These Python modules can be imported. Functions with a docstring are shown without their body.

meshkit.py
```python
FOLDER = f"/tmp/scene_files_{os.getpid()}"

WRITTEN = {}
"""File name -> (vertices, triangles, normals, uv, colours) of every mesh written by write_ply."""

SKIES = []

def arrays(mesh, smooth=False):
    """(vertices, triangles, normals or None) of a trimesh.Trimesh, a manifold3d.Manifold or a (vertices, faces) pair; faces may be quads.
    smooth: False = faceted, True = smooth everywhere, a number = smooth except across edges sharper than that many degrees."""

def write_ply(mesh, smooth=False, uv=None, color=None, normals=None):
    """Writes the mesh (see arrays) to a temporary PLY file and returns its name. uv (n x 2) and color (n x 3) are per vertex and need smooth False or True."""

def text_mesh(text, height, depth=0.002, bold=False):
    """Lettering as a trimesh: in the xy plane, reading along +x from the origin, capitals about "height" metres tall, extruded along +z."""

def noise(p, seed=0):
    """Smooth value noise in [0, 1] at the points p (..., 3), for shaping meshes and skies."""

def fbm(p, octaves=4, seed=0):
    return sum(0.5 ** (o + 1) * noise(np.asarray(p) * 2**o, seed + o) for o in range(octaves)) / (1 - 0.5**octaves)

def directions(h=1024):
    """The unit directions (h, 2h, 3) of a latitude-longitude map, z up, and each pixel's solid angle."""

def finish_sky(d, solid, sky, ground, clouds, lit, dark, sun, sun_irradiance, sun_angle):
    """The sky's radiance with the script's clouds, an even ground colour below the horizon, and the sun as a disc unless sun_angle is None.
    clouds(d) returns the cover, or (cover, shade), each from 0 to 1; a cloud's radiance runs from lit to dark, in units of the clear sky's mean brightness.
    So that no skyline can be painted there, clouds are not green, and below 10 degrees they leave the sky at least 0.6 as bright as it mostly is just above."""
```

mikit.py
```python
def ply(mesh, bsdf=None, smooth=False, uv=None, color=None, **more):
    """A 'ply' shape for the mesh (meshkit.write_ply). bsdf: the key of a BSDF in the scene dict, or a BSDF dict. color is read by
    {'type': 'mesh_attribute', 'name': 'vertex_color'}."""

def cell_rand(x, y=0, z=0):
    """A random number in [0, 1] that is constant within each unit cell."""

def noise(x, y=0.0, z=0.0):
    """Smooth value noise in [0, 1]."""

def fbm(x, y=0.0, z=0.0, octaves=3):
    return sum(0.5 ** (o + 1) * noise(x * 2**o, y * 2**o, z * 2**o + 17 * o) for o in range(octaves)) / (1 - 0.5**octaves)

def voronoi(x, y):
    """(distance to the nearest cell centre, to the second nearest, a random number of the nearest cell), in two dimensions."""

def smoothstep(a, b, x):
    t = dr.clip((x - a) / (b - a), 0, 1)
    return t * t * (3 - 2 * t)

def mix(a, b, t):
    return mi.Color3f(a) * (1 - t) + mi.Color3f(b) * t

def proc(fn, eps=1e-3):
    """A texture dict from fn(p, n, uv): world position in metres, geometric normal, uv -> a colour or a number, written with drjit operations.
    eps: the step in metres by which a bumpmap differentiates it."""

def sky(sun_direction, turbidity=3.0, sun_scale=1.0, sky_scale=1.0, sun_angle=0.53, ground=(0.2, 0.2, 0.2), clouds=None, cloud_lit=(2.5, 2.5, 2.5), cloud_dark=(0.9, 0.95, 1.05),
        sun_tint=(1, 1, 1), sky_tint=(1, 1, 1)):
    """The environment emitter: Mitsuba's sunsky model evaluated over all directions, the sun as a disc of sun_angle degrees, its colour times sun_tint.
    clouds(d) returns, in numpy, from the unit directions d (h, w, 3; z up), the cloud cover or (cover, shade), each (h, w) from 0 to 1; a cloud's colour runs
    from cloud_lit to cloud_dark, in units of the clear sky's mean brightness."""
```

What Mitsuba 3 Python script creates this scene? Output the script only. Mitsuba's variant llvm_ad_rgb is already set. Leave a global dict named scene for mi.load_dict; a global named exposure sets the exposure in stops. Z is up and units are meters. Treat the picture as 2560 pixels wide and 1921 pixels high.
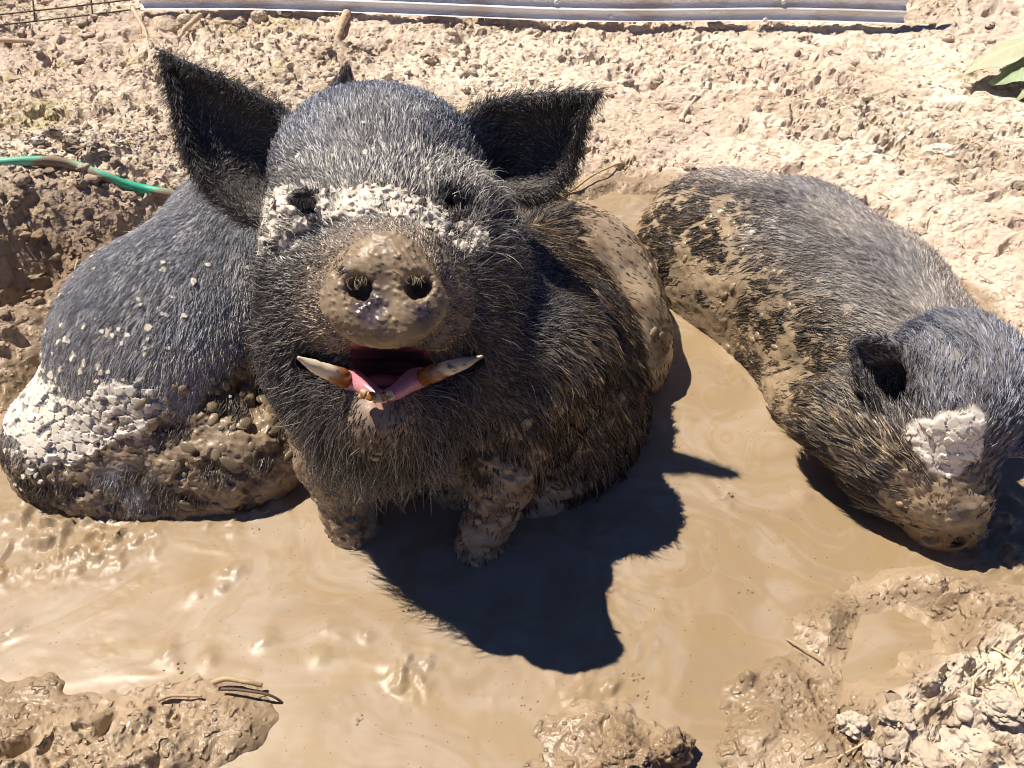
import math
import numpy as np, trimesh, mitsuba as mi, mikit, meshkit
import drjit as dr
from scipy.spatial import cKDTree
from scipy.ndimage import map_coordinates

# ------------------------------------------------------------------ camera, sky, exposure
CAM_H, PITCH, FOC = 1.25, math.radians(40.0), 1972.0        # metres, tilt below the horizon, focal length in pixels of a 2560 px wide frame
CAM = np.array([0.0, 0.0, CAM_H])
RIGHT = np.array([1.0, 0, 0])
FWD = np.array([0, math.cos(PITCH), -math.sin(PITCH)])
UPV = np.array([0, math.sin(PITCH), math.cos(PITCH)])
T = mi.ScalarTransform4f
scene, labels = {'type': 'scene'}, {}
scene['camera'] = {'type': 'perspective', 'fov': 2 * math.degrees(math.atan(1280 / FOC)), 'fov_axis': 'x', 'near_clip': 0.05, 'far_clip': 500.0,
                   'to_world': T().look_at(origin=CAM.tolist(), target=(CAM + FWD).tolist(), up=[0, 0, 1])}
SUN = np.array([-0.40, 0.20, 0.90])
scene['sky'] = mikit.sky(SUN.tolist(), turbidity=3, sky_scale=0.19, sky_tint=(0.65, 0.92, 1.55), sun_tint=(0.94, 1.0, 1.10), ground=(0.4, 0.34, 0.26))
exposure = 2.38
rng = np.random.default_rng(7)

# ------------------------------------------------------------------ small helpers
def at(u, v, depth):                                           # a point seen at (u, v) of the photograph, this far along the view axis
    return CAM + depth * (FWD + (u - 1280) / FOC * RIGHT + (960.5 - v) / FOC * UPV)
def on_z(u, v, z=0.0):                                         # the same, on the level z
    d = FWD + (u - 1280) / FOC * RIGHT + (960.5 - v) / FOC * UPV
    return CAM + d * ((z - CAM_H) / d[2])
def unit(v):
    v = np.asarray(v, float)
    return v / np.maximum(np.linalg.norm(v, axis=-1, keepdims=True), 1e-12)
def sstep(a, b, x):
    t = np.clip((x - a) / (b - a), 0, 1)
    return t * t * (3 - 2 * t)
def lerp(a, b, t):
    a, b, t = np.asarray(a, float), np.asarray(b, float), np.asarray(t, float)
    if t.ndim == 1 and any(q.ndim == 2 or q.shape == (3,) for q in (a, b)): t = t[:, None]        # colours, weighted per vertex
    return a * (1 - t) + b * t
def noise(p, f, seed=0): return meshkit.noise(np.asarray(p) * f, seed)
def fbm(p, f, o=3, seed=0): return meshkit.fbm(np.asarray(p) * f, o, seed)
def number(name):
    if name not in scene: return name
    k = 1
    while f'{name}_{k:03d}' in scene: k += 1
    return f'{name}_{k:03d}'
def add(name, v, f, bsdf, normals=None, color=None, uv=None, label=None, **props):
    key = number(name)
    v, f = np.asarray(v, float), np.asarray(f, int)
    path = meshkit.write_ply((v, f), False, uv, color, normals=normals)
    scene[key] = {'type': 'ply', 'filename': path, 'face_normals': normals is None, 'bsdf': {'type': 'ref', 'id': bsdf}}
    if label or props: labels[key] = {**({'label': label} if label else {}), **props}
    return key
def vnormals(v, f):
    n = np.zeros_like(v)
    c = np.cross(v[f[:, 1]] - v[f[:, 0]], v[f[:, 2]] - v[f[:, 0]])
    for k in range(3): np.add.at(n, f[:, k], c)
    return unit(n)
def add_smooth(name, v, f, bsdf, **kw):
    return add(name, v, f, bsdf, normals=vnormals(np.asarray(v, float), np.asarray(f)), **kw)
def join(parts):
    vs, fs, o = [], [], 0
    for v, f in parts:
        vs.append(v); fs.append(np.asarray(f) + o); o += len(v)
    return np.vstack(vs), np.vstack(fs)
def tube(pts, rad, sides=10, cap=True):
    p = np.asarray(pts, float); n = len(p)
    r = np.broadcast_to(np.asarray(rad, float), (n,))
    t = unit(np.gradient(p, axis=0))
    a = np.cross(t, [0.13, 0.21, 0.97]); a = unit(a); b = np.cross(t, a)
    ang = np.arange(sides) * 2 * math.pi / sides
    v = p[:, None] + r[:, None, None] * (np.cos(ang)[None, :, None] * a[:, None] + np.sin(ang)[None, :, None] * b[:, None])
    i, j = np.meshgrid(np.arange(n - 1), np.arange(sides), indexing='ij')
    q = np.stack([i * sides + j, i * sides + (j + 1) % sides, (i + 1) * sides + (j + 1) % sides, (i + 1) * sides + j], -1).reshape(-1, 4)
    f = np.vstack([q[:, [0, 1, 2]], q[:, [0, 2, 3]]])
    v = v.reshape(-1, 3)
    if cap:
        k = np.arange(sides); c = len(v)
        v = np.vstack([v, p[:1], p[-1:]])
        f = np.vstack([f, np.stack([(k + 1) % sides, k, k * 0 + c], 1), np.stack([(n - 1) * sides + k, (n - 1) * sides + (k + 1) % sides, k * 0 + c + 1], 1)])
    return v, f
def curve(pts, n=40):
    pts = np.asarray(pts, float)
    s = np.r_[0, np.cumsum(np.linalg.norm(np.diff(pts, axis=0), axis=1))]
    from scipy.interpolate import PchipInterpolator
    q = np.linspace(0, s[-1], n)
    return np.stack([PchipInterpolator(s, pts[:, k])(q) for k in range(pts.shape[1])], 1)

# ------------------------------------------------------------------ materials
VC = {'type': 'mesh_attribute', 'name': 'vertex_color'}
def wet_rough(dry, wet):
    return mikit.proc(lambda p, n, uv: dr.lerp(dry, wet, dr.clip(uv.x, 0, 1)) + 0.06 * (mikit.noise(p.x * 90, p.y * 90, p.z * 90) - 0.5))
scene['hide_skin'] = {'type': 'twosided', 'm': {'type': 'principled', 'base_color': VC, 'roughness': wet_rough(0.62, 0.27), 'specular': 0.5}}
scene['hair_bristle'] = {'type': 'twosided', 'm': {'type': 'principled', 'base_color': VC, 'roughness': wet_rough(0.36, 0.22), 'specular': 0.6}}
scene['soil'] = {'type': 'twosided', 'm': {'type': 'principled', 'base_color': VC, 'roughness': wet_rough(0.95, 0.42), 'specular': 0.35}}

def dry_grain(p, n, uv): return mikit.fbm(p.x * 95 + 2 * mikit.noise(p.x * 30, p.y * 30), p.y * 95, p.z * 95, octaves=3) + 0.8 * mikit.smoothstep(0.55, 0.8, mikit.noise(p.x * 70, p.y * 70, p.z * 70 + 5))
def wet_grain(p, n, uv): return mikit.fbm(p.x * 75 + 3 * mikit.noise(p.x * 22, p.y * 22), p.y * 75 + 3 * mikit.noise(p.x * 22 + 9, p.y * 22), p.z * 60, octaves=4) + 0.7 * mikit.smoothstep(0.62, 0.85, mikit.noise(p.x * 130, p.y * 130, p.z * 90))
scene['dry_soil'] = {'type': 'twosided', 'b': {'type': 'bumpmap', 'arbitrary': mikit.proc(dry_grain, eps=1e-3), 'scale': 0.0075, 'm': {'type': 'principled', 'base_color': VC, 'roughness': 0.95, 'specular': 0.25}}}
scene['shore_mud'] = {'type': 'twosided', 'b': {'type': 'bumpmap', 'arbitrary': mikit.proc(wet_grain, eps=8e-4), 'scale': 0.0055, 'm': {'type': 'principled', 'base_color': VC, 'specular': 0.45,
                      'roughness': mikit.proc(lambda p, n, uv: 0.30 + 0.30 * mikit.fbm(p.x * 14, p.y * 14, 2.0))}}}
MUD_A, MUD_B, MUD_C = (0.310, 0.240, 0.163), (0.268, 0.200, 0.126), (0.340, 0.276, 0.208)
def mud_colour(p, n, uv):
    wx = mikit.fbm(p.x * 3.1 + 3, p.y * 3.1, 0.0, octaves=3); wy = mikit.fbm(p.x * 3.1, p.y * 3.1 + 9, 4.0, octaves=3)
    a = mikit.fbm(p.x * 2.2 + 3.2 * wx, p.y * 4.4 + 3.2 * wy, 0.0, octaves=4)
    b = mikit.fbm(p.x * 5.5 + 5.0 * wy, p.y * 8.0 + 5.0 * wx, 7.0, octaves=4)
    c = mikit.mix(MUD_B, MUD_A, mikit.smoothstep(0.36, 0.62, a))
    c = mikit.mix(c, MUD_C, mikit.smoothstep(0.42, 0.70, b) * 0.7)
    d = mikit.fbm(p.x * 7 + 7.0 * wx, p.y * 15 + 7.0 * wy, 11.0, octaves=4)
    c = mikit.mix(c, (0.27, 0.20, 0.10), mikit.smoothstep(0.46, 0.57, d) * (1 - mikit.smoothstep(0.57, 0.70, d)) * 0.5)
    c = mikit.mix(c, (0.40, 0.33, 0.235), mikit.smoothstep(0.36, 0.43, d) * (1 - mikit.smoothstep(0.43, 0.50, d)) * 0.16)
    streak = 1 - dr.abs(mikit.fbm(p.x * 4 + 6 * wx, p.y * 9 + 6 * wy, 2.0, octaves=4) - 0.5) * 9
    c = mikit.mix(c, (0.30, 0.20, 0.10), dr.clip(streak, 0, 1) * 0.28)
    speck = mikit.voronoi(p.x * 42, p.y * 42)
    c = mikit.mix(c, (0.06, 0.04, 0.025), dr.select((speck[0] < 0.05 * speck[2]) & (speck[2] > 0.72), 0.8, 0.0))
    return c
def mud_bump(p, n, uv):
    wx = mikit.fbm(p.x * 6, p.y * 6, 1.0, octaves=2)
    return mikit.fbm(p.x * 11 + 3 * wx, p.y * 16 + 3 * wx, 3.0, octaves=3) + 1.1 * mikit.smoothstep(0.52, 0.72, mikit.fbm(p.x * 3.5, p.y * 5, 8.0)) * mikit.fbm(p.x * 70, p.y * 70, 1.0, octaves=2)
scene['wet_mud'] = {'type': 'bumpmap', 'arbitrary': mikit.proc(mud_bump, eps=2e-3), 'scale': 0.0010,
                    'm': {'type': 'principled', 'base_color': mikit.proc(mud_colour), 'specular': 0.28,
                          'roughness': mikit.proc(lambda p, n, uv: 0.30 + 0.18 * mikit.fbm(p.x * 9, p.y * 9, 5.0))}}

# ------------------------------------------------------------------ ground
def px_poly(pts, z=0.0): return np.array([on_z(u, v, z)[:2] for u, v in pts])
POOL = px_poly([(-300, 1250), (-330, 1600), (20, 1690), (300, 1722), (420, 1738), (640, 1735), (676, 1790), (650, 1880), (545, 1925), (520, 2300), (1330, 2300), (1385, 1915),
                (1430, 1800), (1560, 1765), (1640, 1810), (1652, 1850), (1640, 1960), (1650, 2300), (1790, 2300), (1815, 1930), (1822, 1830), (1870, 1790), (1780, 1740), (1770, 1700), (1850, 1690), (1930, 1660),
                (2000, 1640), (2000, 1560), (2060, 1535), (2150, 1510), (2206, 1465), (2340, 1435), (2560, 1465), (2800, 1480), (2900, 1200), (2700, 1000), (2560, 900),
                (2420, 800), (2250, 680), (2030, 570), (1850, 515), (1720, 492), (1620, 475), (1520, 486), (1430, 520), (1200, 500), (900, 520), (600, 600), (380, 690), (200, 840), (90, 960), (-60, 1080)])
PUDDLE = px_poly([(2118, 1600), (2148, 1520), (2260, 1522), (2352, 1565), (2342, 1622), (2264, 1630), (2258, 1675), (2200, 1700), (2108, 1702), (2090, 1655)], 0.012)
def poly_sd(p, poly):
    a, b = poly, np.roll(poly, -1, 0)
    best = np.full(len(p), 1e9); inside = np.zeros(len(p), bool)
    for (ax, ay), (bx, by) in zip(a, b):
        ex, ey = bx - ax, by - ay
        wx, wy = p[:, 0] - ax, p[:, 1] - ay
        t = np.clip((wx * ex + wy * ey) / (ex * ex + ey * ey + 1e-12), 0, 1)
        best = np.minimum(best, (wx - ex * t) ** 2 + (wy - ey * t) ** 2)
        c = (ay > p[:, 1]) != (by > p[:, 1])
        inside ^= c & (p[:, 0] < ex * (p[:, 1] - ay) / (ey if abs(ey) > 1e-12 else 1e-12) + ax)
    return np.sqrt(best) * np.where(inside, -1, 1)
def bump(p, c, rx, ry=None, rot=0.0):
    ry = ry or rx
    dx, dy = p[:, 0] - c[0], p[:, 1] - c[1]
    ca, sa = math.cos(rot), math.sin(rot)
    return np.exp(-(((dx * ca + dy * sa) / rx) ** 2 + ((-dx * sa + dy * ca) / ry) ** 2))
# loose crumbs of soil, as rounded heights on the ground: (centres, radii)
def crumbs(n, r0, r1, seed, box=(-3.2, 3.2, 0.4, 6.5)):
    g = np.random.default_rng(seed)
    y = box[2] + (box[3] - box[2]) * g.random(n) ** 1.6
    x = (g.random(n) * 2 - 1) * (0.5 + 0.75 * y)
    return np.stack([x, y], 1), r0 + (r1 - r0) * g.random(n) ** 2.5
CRUMBS = [crumbs(5000, 0.008, 0.028, 1), crumbs(40000, 0.004, 0.012, 2)]
CRUMB_TREES = [cKDTree(c) for c, r in CRUMBS]
def ground_shape(xy):
    """height, wetness and colour of the ground at xy"""
    p3 = np.c_[xy, np.zeros(len(xy))]
    pw = p3.copy()                                                # a twisted copy for the fine relief, so that it does not lie on a grid
    pw[:, :2] += 0.050 * (np.stack([fbm(p3, 8, 3, 2), fbm(p3, 8, 3, 3)], 1) - 0.5) + 0.022 * (np.stack([fbm(p3, 27, 3, 4), fbm(p3, 27, 3, 7)], 1) - 0.5)
    sd = poly_sd(xy, POOL)
    warp = (fbm(p3, 7, 3, 5) - 0.5) * 0.10 + (fbm(p3, 26, 3, 6) - 0.5) * 0.05
    sdw = sd + warp
    x, y = xy[:, 0], xy[:, 1]
    land = sstep(-0.02, 0.30, sdw)
    h = np.where(sdw < 0, -0.14 * sstep(0, 0.12, -sdw), 0.0) + np.where(y < 1.25, 0.014 * sstep(-0.03, 0.15, sdw), 0.018 * sstep(-0.01, 0.03, sdw)) + 0.045 * land
    h += 0.03 * (fbm(p3, 1.7, 3, 11) - 0.5) * land + 0.045 * (fbm(p3, 6, 3, 12) - 0.5) * land
    h += 0.006 * np.clip(y - 2.0, 0, 30) * 0.5
    # bank on the left with a steep face over the pool, and a hollow in it
    bank = bump(xy, (-1.55, 2.15), 0.62, 0.42, 0.5)
    h += 0.17 * bank
    face = sstep(0.0, 0.10, sdw) * (x < -0.7) * (y > 1.2) * (y < 2.6)
    h += 0.06 * face * sstep(-0.75, -1.0, x)
    h -= 0.20 * bump(xy, on_z(45, 745, 0.05)[:2], 0.14, 0.085, 0.7)
    # ridges and rims further off
    h += 0.05 * bump(xy, (1.75, 2.2), 0.55, 0.8) + 0.03 * bump(xy, (1.0, 2.35), 0.5, 0.2)
    h += 0.10 * bump(xy, on_z(2380, 40)[:2] + np.array([0, 0.15]), 0.75, 0.5) + 0.05 * bump(xy, on_z(700, 70)[:2], 1.0, 0.25)
    # wet lumps of the near shore
    near = (y < 1.25) * sstep(-0.02, 0.10, sdw)
    h += near * (0.010 * np.abs(fbm(pw, 20, 4, 21) * 2 - 1) + 0.018 * sstep(0.5, 0.8, fbm(pw, 13, 4, 22)) - 0.012 * sstep(0.62, 0.72, fbm(pw, 34, 2, 23)) + (0.006 + 0.008 * sstep(.2, .4, x)) * (fbm(pw, 60, 4, 24) - 0.5) + 0.004 * sstep(0.5, 0.75, fbm(pw, 150, 2, 25)) - 0.012 * sstep(0.06, 0.0, np.abs(fbm(pw, 16, 3, 26) - 0.5)) * sstep(.45, .6, fbm(pw, 9, 2, 27)))
    for u, v, r, a in [(1560, 1890, .035, .035), (1690, 1875, .028, .045), (1730, 1850, .016, .03), (1500, 1800, .06, .02), (1860, 1705, .016, .03), (1960, 1690, .05, .018), (2080, 1560, .04, .03),
                       (1900, 1850, .06, .03), (2290, 1480, .07, .035), (2350, 1700, .06, .04), (2420, 1560, .08, .03), (600, 1850, .04, .018), (400, 1880, .06, .012), (180, 1850, .07, .014), (100, 1740, .06, .008),
                       (560, 1770, .03, .010), (2440, 1860, .09, .05), (2230, 1800, .05, .04), (2130, 1800, .022, .025), (2050, 1900, .05, .03)]:
        h += a * bump(xy, on_z(u, v)[:2], r)
    h -= 0.05 * bump(xy, on_z(60, 1900)[:2], 0.028, 0.014, 0.6) + 0.04 * bump(xy, on_z(275, 1830)[:2], 0.008, 0.02) + 0.035 * bump(xy, on_z(180, 1725)[:2], 0.012, 0.008)
    psd = poly_sd(xy, PUDDLE) + warp * 0.4
    h = lerp(h, np.clip(0.004 + 0.30 * psd, -0.02, 0.03), sstep(0.06, 0.012, psd))
    # dryness
    dry = sstep(0.03, 0.16, sdw * np.where(x < -0.6, 2.0, np.where(x > .6, 2.5, 1.0)) + 0.16 * (fbm(p3, 3.2, 3, 31) - 0.5) + 0.10 * (fbm(p3, 15, 2, 32) - 0.5))
    corner = bump(xy, on_z(2520, 1880)[:2], 0.22, 0.17)
    nearland = y < 1.2
    dryness = np.where(nearland, 0.0, dry)
    dryness = np.maximum(dryness, sstep(0.35, 0.62, corner + 0.5 * (fbm(p3, 12, 3, 33) - 0.5)))
    dryness *= sstep(0.01, 0.07, psd)
    # crumbs only where it is not liquid
    rough = np.clip(dryness * 1.1 + 0.25 * (~nearland) * sstep(0.05, 0.12, sdw), 0, 1)
    for (c, r), tree, k in zip(CRUMBS, CRUMB_TREES, (1.0, 1.1)):
        d, i = tree.query(xy, workers=-1)
        rr = r[i]
        patch = sstep(0.40, 0.60, fbm(p3, 2.3, 3, 41) + 0.10 * (x < -0.4) - 0.08 * (x > 0.5)) * 0.8 + 0.15
        h += np.where(d < rr, np.sqrt(np.maximum(rr * rr - d * d, 0)) * k, 0) * rough * patch
    wf = sstep(1.8, 3.0, y)                                       # coarser relief where the ground lies further off
    pt = 0.30 + 0.70 * sstep(0.40, 0.60, fbm(p3, 1.5, 3, 66) + 0.09 * (x < -0.5))
    h += rough * pt * (0.022 * (fbm(pw, 30, 4, 51) - 0.5) + (1 - wf) * 0.012 * (fbm(pw, 95, 2, 52) - 0.5) + wf * 0.028 * (fbm(pw, 48, 2, 60) - 0.5) - (0.014 + 0.012 * wf) * sstep(0.60, 0.70, fbm(pw, 21, 3, 59)) + 0.010 * np.abs(fbm(pw, 18, 3, 54) * 2 - 1)) + rough * 0.03 * (fbm(pw, 4.5, 3, 67) - .5)
    h -= rough * (0.03 * sstep(0.66, 0.78, fbm(pw, 9, 3, 53)) + np.where(nearland, 0.020, 0.012) * sstep(0.05, 0.0, np.abs(fbm(pw + 3.3, 11, 4, 55) - 0.5)) * sstep(.42, .6, fbm(pw, 4, 2, 56)))
    h += rough * nearland * (0.03 * sstep(.45, .6, fbm(pw, 15, 4, 57)) + .018 * (fbm(pw, 55, 4, 58) - .5) + .008 * (fbm(p3, 130, 2, 69) - .5))
    # colour
    tone = fbm(p3, 2.6, 4, 61); fine = fbm(p3, 40, 3, 62)
    dryc = lerp(lerp(np.array([.44, .365, .285]), np.array([.60, .52, .42]), sstep(0.3, 0.7, tone)), np.array([.28, .205, .135]), 0.7 * sstep(0.52, 0.75, fine))
    dryc = lerp(dryc, np.array([.52, .415, .33]), 0.6 * sstep(.45, .62, fbm(p3, 1.1, 3, 68)))
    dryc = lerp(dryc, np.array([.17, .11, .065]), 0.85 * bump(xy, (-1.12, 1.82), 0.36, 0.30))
    wetc = lerp(np.array([.33, .25, .165]), np.array([.245, .178, .11]), sstep(0.35, 0.65, fbm(p3, 9, 3, 63)))
    col = lerp(wetc, dryc, dryness)
    white = sstep(0.62, 0.75, fbm(p3, 5, 3, 64)) * dryness * (x > 0.6)
    col = lerp(col, np.array([.68, .60, .48]), 0.7 * white)
    grass = sstep(0.62, 0.72, fbm(p3, 6, 3, 65)) * (x < -1.0) * (y > 2.6)
    col = lerp(col, np.array([.42, .38, .16]), 0.35 * grass)
    return h, 1 - dryness, col, rough
NX, NY = 720, 700
dep = np.tan(np.radians(9.5 + 64.5 * np.linspace(1, 0, NY) ** 1.45))
ys = np.r_[-8, -3, -0.8, 0.0, 0.2, CAM_H / dep, 9, 11, 14, 20, 35, 70]
xi = np.r_[-20, -9, -4, -2.4, -1.7, np.linspace(-1.25, 1.25, NX), 1.7, 2.4, 4, 9, 20]
X = xi[None, :] * (0.30 + 0.62 * np.clip(ys, 0, 40))[:, None]
Y = np.broadcast_to(ys[:, None], X.shape)
gxy = np.stack([X.ravel(), Y.ravel()], 1)
gh, gwet, gcol, grough = ground_shape(gxy)
def grid_faces(ny, nx):
    i, j = np.meshgrid(np.arange(ny - 1), np.arange(nx - 1), indexing='ij')
    q = np.stack([i * nx + j, i * nx + j + 1, (i + 1) * nx + j + 1, (i + 1) * nx + j], -1).reshape(-1, 4)
    return np.vstack([q[:, [0, 1, 2]], q[:, [0, 2, 3]]])
gv = np.c_[gxy, gh]
side = 0.65 * np.clip(gxy[:, 1] / 2.2, 0.6, 1.3) * np.clip(grough + 0.5 * (gh > 0.02), 0, 1) * (gxy[:, 1] < 8)     # crumbling faces: sideways relief
gv[:, :2] += (side * 0.030)[:, None] * (np.stack([fbm(gv * [1, 1, 1.6], 13, 3, 57 + k) for k in (0, 9)], 1) - 0.5) + (side * 0.014)[:, None] * (np.stack([fbm(gv * [1, 1, 1.5], 45, 2, 58 + k) for k in (0, 9)], 1) - 0.5)
gf = grid_faces(len(ys), len(xi))
gmax = gh[gf].max(1); gf = gf[gmax > -0.05]               # deep below the pool nothing is needed
gn = vnormals(gv, gf)
iswet = gwet[gf].mean(1) > 0.5
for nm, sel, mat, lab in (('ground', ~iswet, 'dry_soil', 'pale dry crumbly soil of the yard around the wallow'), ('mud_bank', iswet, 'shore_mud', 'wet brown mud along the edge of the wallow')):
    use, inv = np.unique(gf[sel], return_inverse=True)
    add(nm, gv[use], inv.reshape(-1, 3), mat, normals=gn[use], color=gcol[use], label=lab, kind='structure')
gtree = cKDTree(gxy)
def ground_z(x, y):
    d, i = gtree.query(np.stack([np.atleast_1d(x), np.atleast_1d(y)], 1))
    return gh[i]
def on_ground(u, v, lift=0.0):
    z = 0.05
    for _ in range(8):
        p = on_z(u, v, z); z = 0.5 * z + 0.5 * float(ground_z(p[0], p[1])[0])
    p = on_z(u, v, z); p[2] += lift
    return p

# ------------------------------------------------------------------ mud pool: the sheet of liquid mud
def pool_shape(xy):
    p3 = np.c_[xy, np.zeros(len(xy))]
    w = np.c_[xy + 0.08 * np.stack([fbm(p3, 4, 2, 71), fbm(p3, 4, 2, 72)], 1), np.zeros(len(xy))]
    h = 0.0035 * (fbm(w, 5, 3, 73) - 0.5) + 0.0012 * (fbm(w, 17, 3, 74) - 0.5)
    ridge = 1 - np.abs(fbm(w * [0.7, 1.5, 1], 5, 3, 75) - 0.5) * 14
    h += 0.0012 * np.clip(ridge, 0, 1) * sstep(0.45, 0.6, fbm(p3, 2.5, 2, 76))
    # ripples in the shade of the standing boar, lumps and rings of disturbed mud
    rip = np.sin(xy[:, 0] * 150 + 5 * fbm(p3, 14, 2, 77) * 4) * (fbm(p3, 22, 2, 78) - 0.35)
    h += 0.0035 * rip * bump(xy, (0.12, 0.90), 0.20, 0.25)
    lumps = 0.7 * sstep(0.48, 0.72, fbm(p3, 42, 3, 79)) + 0.6 * fbm(p3, 110, 2, 80) * sstep(0.42, 0.6, fbm(p3, 30, 2, 81))
    for u, v, r, a in [(590, 1425, .024, .012), (560, 1430, .012, .012), (1000, 1690, .05, .0), (640, 1280, .012, .008), (470, 1270, .02, .008), (660, 1600, .02, .008), (800, 1640, .018, .007),
                       (1655, 1535, .014, .008), (1530, 1700, .03, .004), (1820, 1250, .02, .008), (830, 1570, .03, .006), (500, 1480, .03, .006), (560, 1470, .01, .01), (920, 1590, .012, .008), (1450, 1730, .025, .006),
                       (2010, 1240, .02, .008), (1960, 1290, .015, .006), (420, 1630, .02, .008), (520, 1650, .016, .008), (440, 1660, .012, .006), (30, 1580, .02, .012), (130, 1690, .03, .002)]:
        h += (0.45 * a + 0.5 * a * lumps) * bump(xy, on_z(u, v)[:2], r)
    for u, v, r, a in [(1030, 1690, .04, .012), (1010, 1660, .02, .008), (560, 1300, .05, .007), (200, 1330, .10, .02), (80, 1300, .06, .016), (330, 1370, .05, .016), (30, 1420, .05, .01), (1820, 1245, .03, .010),
                       (1440, 1260, .05, .004), (2530, 1330, .09, .022), (2470, 1400, .05, .016), (1860, 940, .05, .008), (1500, 1720, .07, .008), (1560, 530, .12, .012), (1640, 1060, .03, .006), (650, 1260, .05, .008)]:
        h += a * lumps * bump(xy, on_z(u, v)[:2], r)
    return h
pnx, pny = 360, 280
pdep = np.tan(np.radians(np.linspace(76, 26, pny)))
pys = CAM_H / pdep
px = np.linspace(-1.15, 1.15, pnx)[None, :] * (0.32 + 0.62 * pys)[:, None]
pxy = np.stack([px.ravel(), np.broadcast_to(pys[:, None], px.shape).ravel()], 1)
psd = poly_sd(pxy, POOL)
pz = pool_shape(pxy)
ppud = poly_sd(pxy, PUDDLE)
pz = np.where(ppud < 0.03, 0.004, pz)
pf = grid_faces(pny, pnx)
keep = (np.minimum(psd, ppud - 0.0)[pf].min(1) < 0.10)
add_smooth('mud_pool', np.c_[pxy, pz], pf[keep], 'wet_mud', label='wide pool of glossy liquid tan mud the pigs wallow in', kind='structure')

# ------------------------------------------------------------------ modelling with distance fields
def vdot(a, b): return a @ b
def ell(c, r, R=None):
    c, r = np.asarray(c, float), np.asarray(r, float)
    def fn(p):
        q = p - c
        if R is not None: q = q @ R.T
        k0 = np.linalg.norm(q / r, axis=1); k1 = np.linalg.norm(q / (r * r), axis=1)
        return k0 * (k0 - 1) / np.maximum(k1, 1e-9)
    return fn
CAMR = np.stack([RIGHT, UPV, FWD])
def cell(c, r): return ell(c, r, CAMR)                         # radii: across, up the face, through it (a head that looks at the viewer)
def cone(a, b, ra, rb):
    a, b = np.asarray(a, float), np.asarray(b, float)
    ba = b - a; l2 = ba @ ba
    def fn(p):
        t = np.clip((p - a) @ ba / l2, 0, 1)
        return np.linalg.norm(p - a - t[:, None] * ba, axis=1) - (ra + (rb - ra) * t)
    return fn
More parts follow.
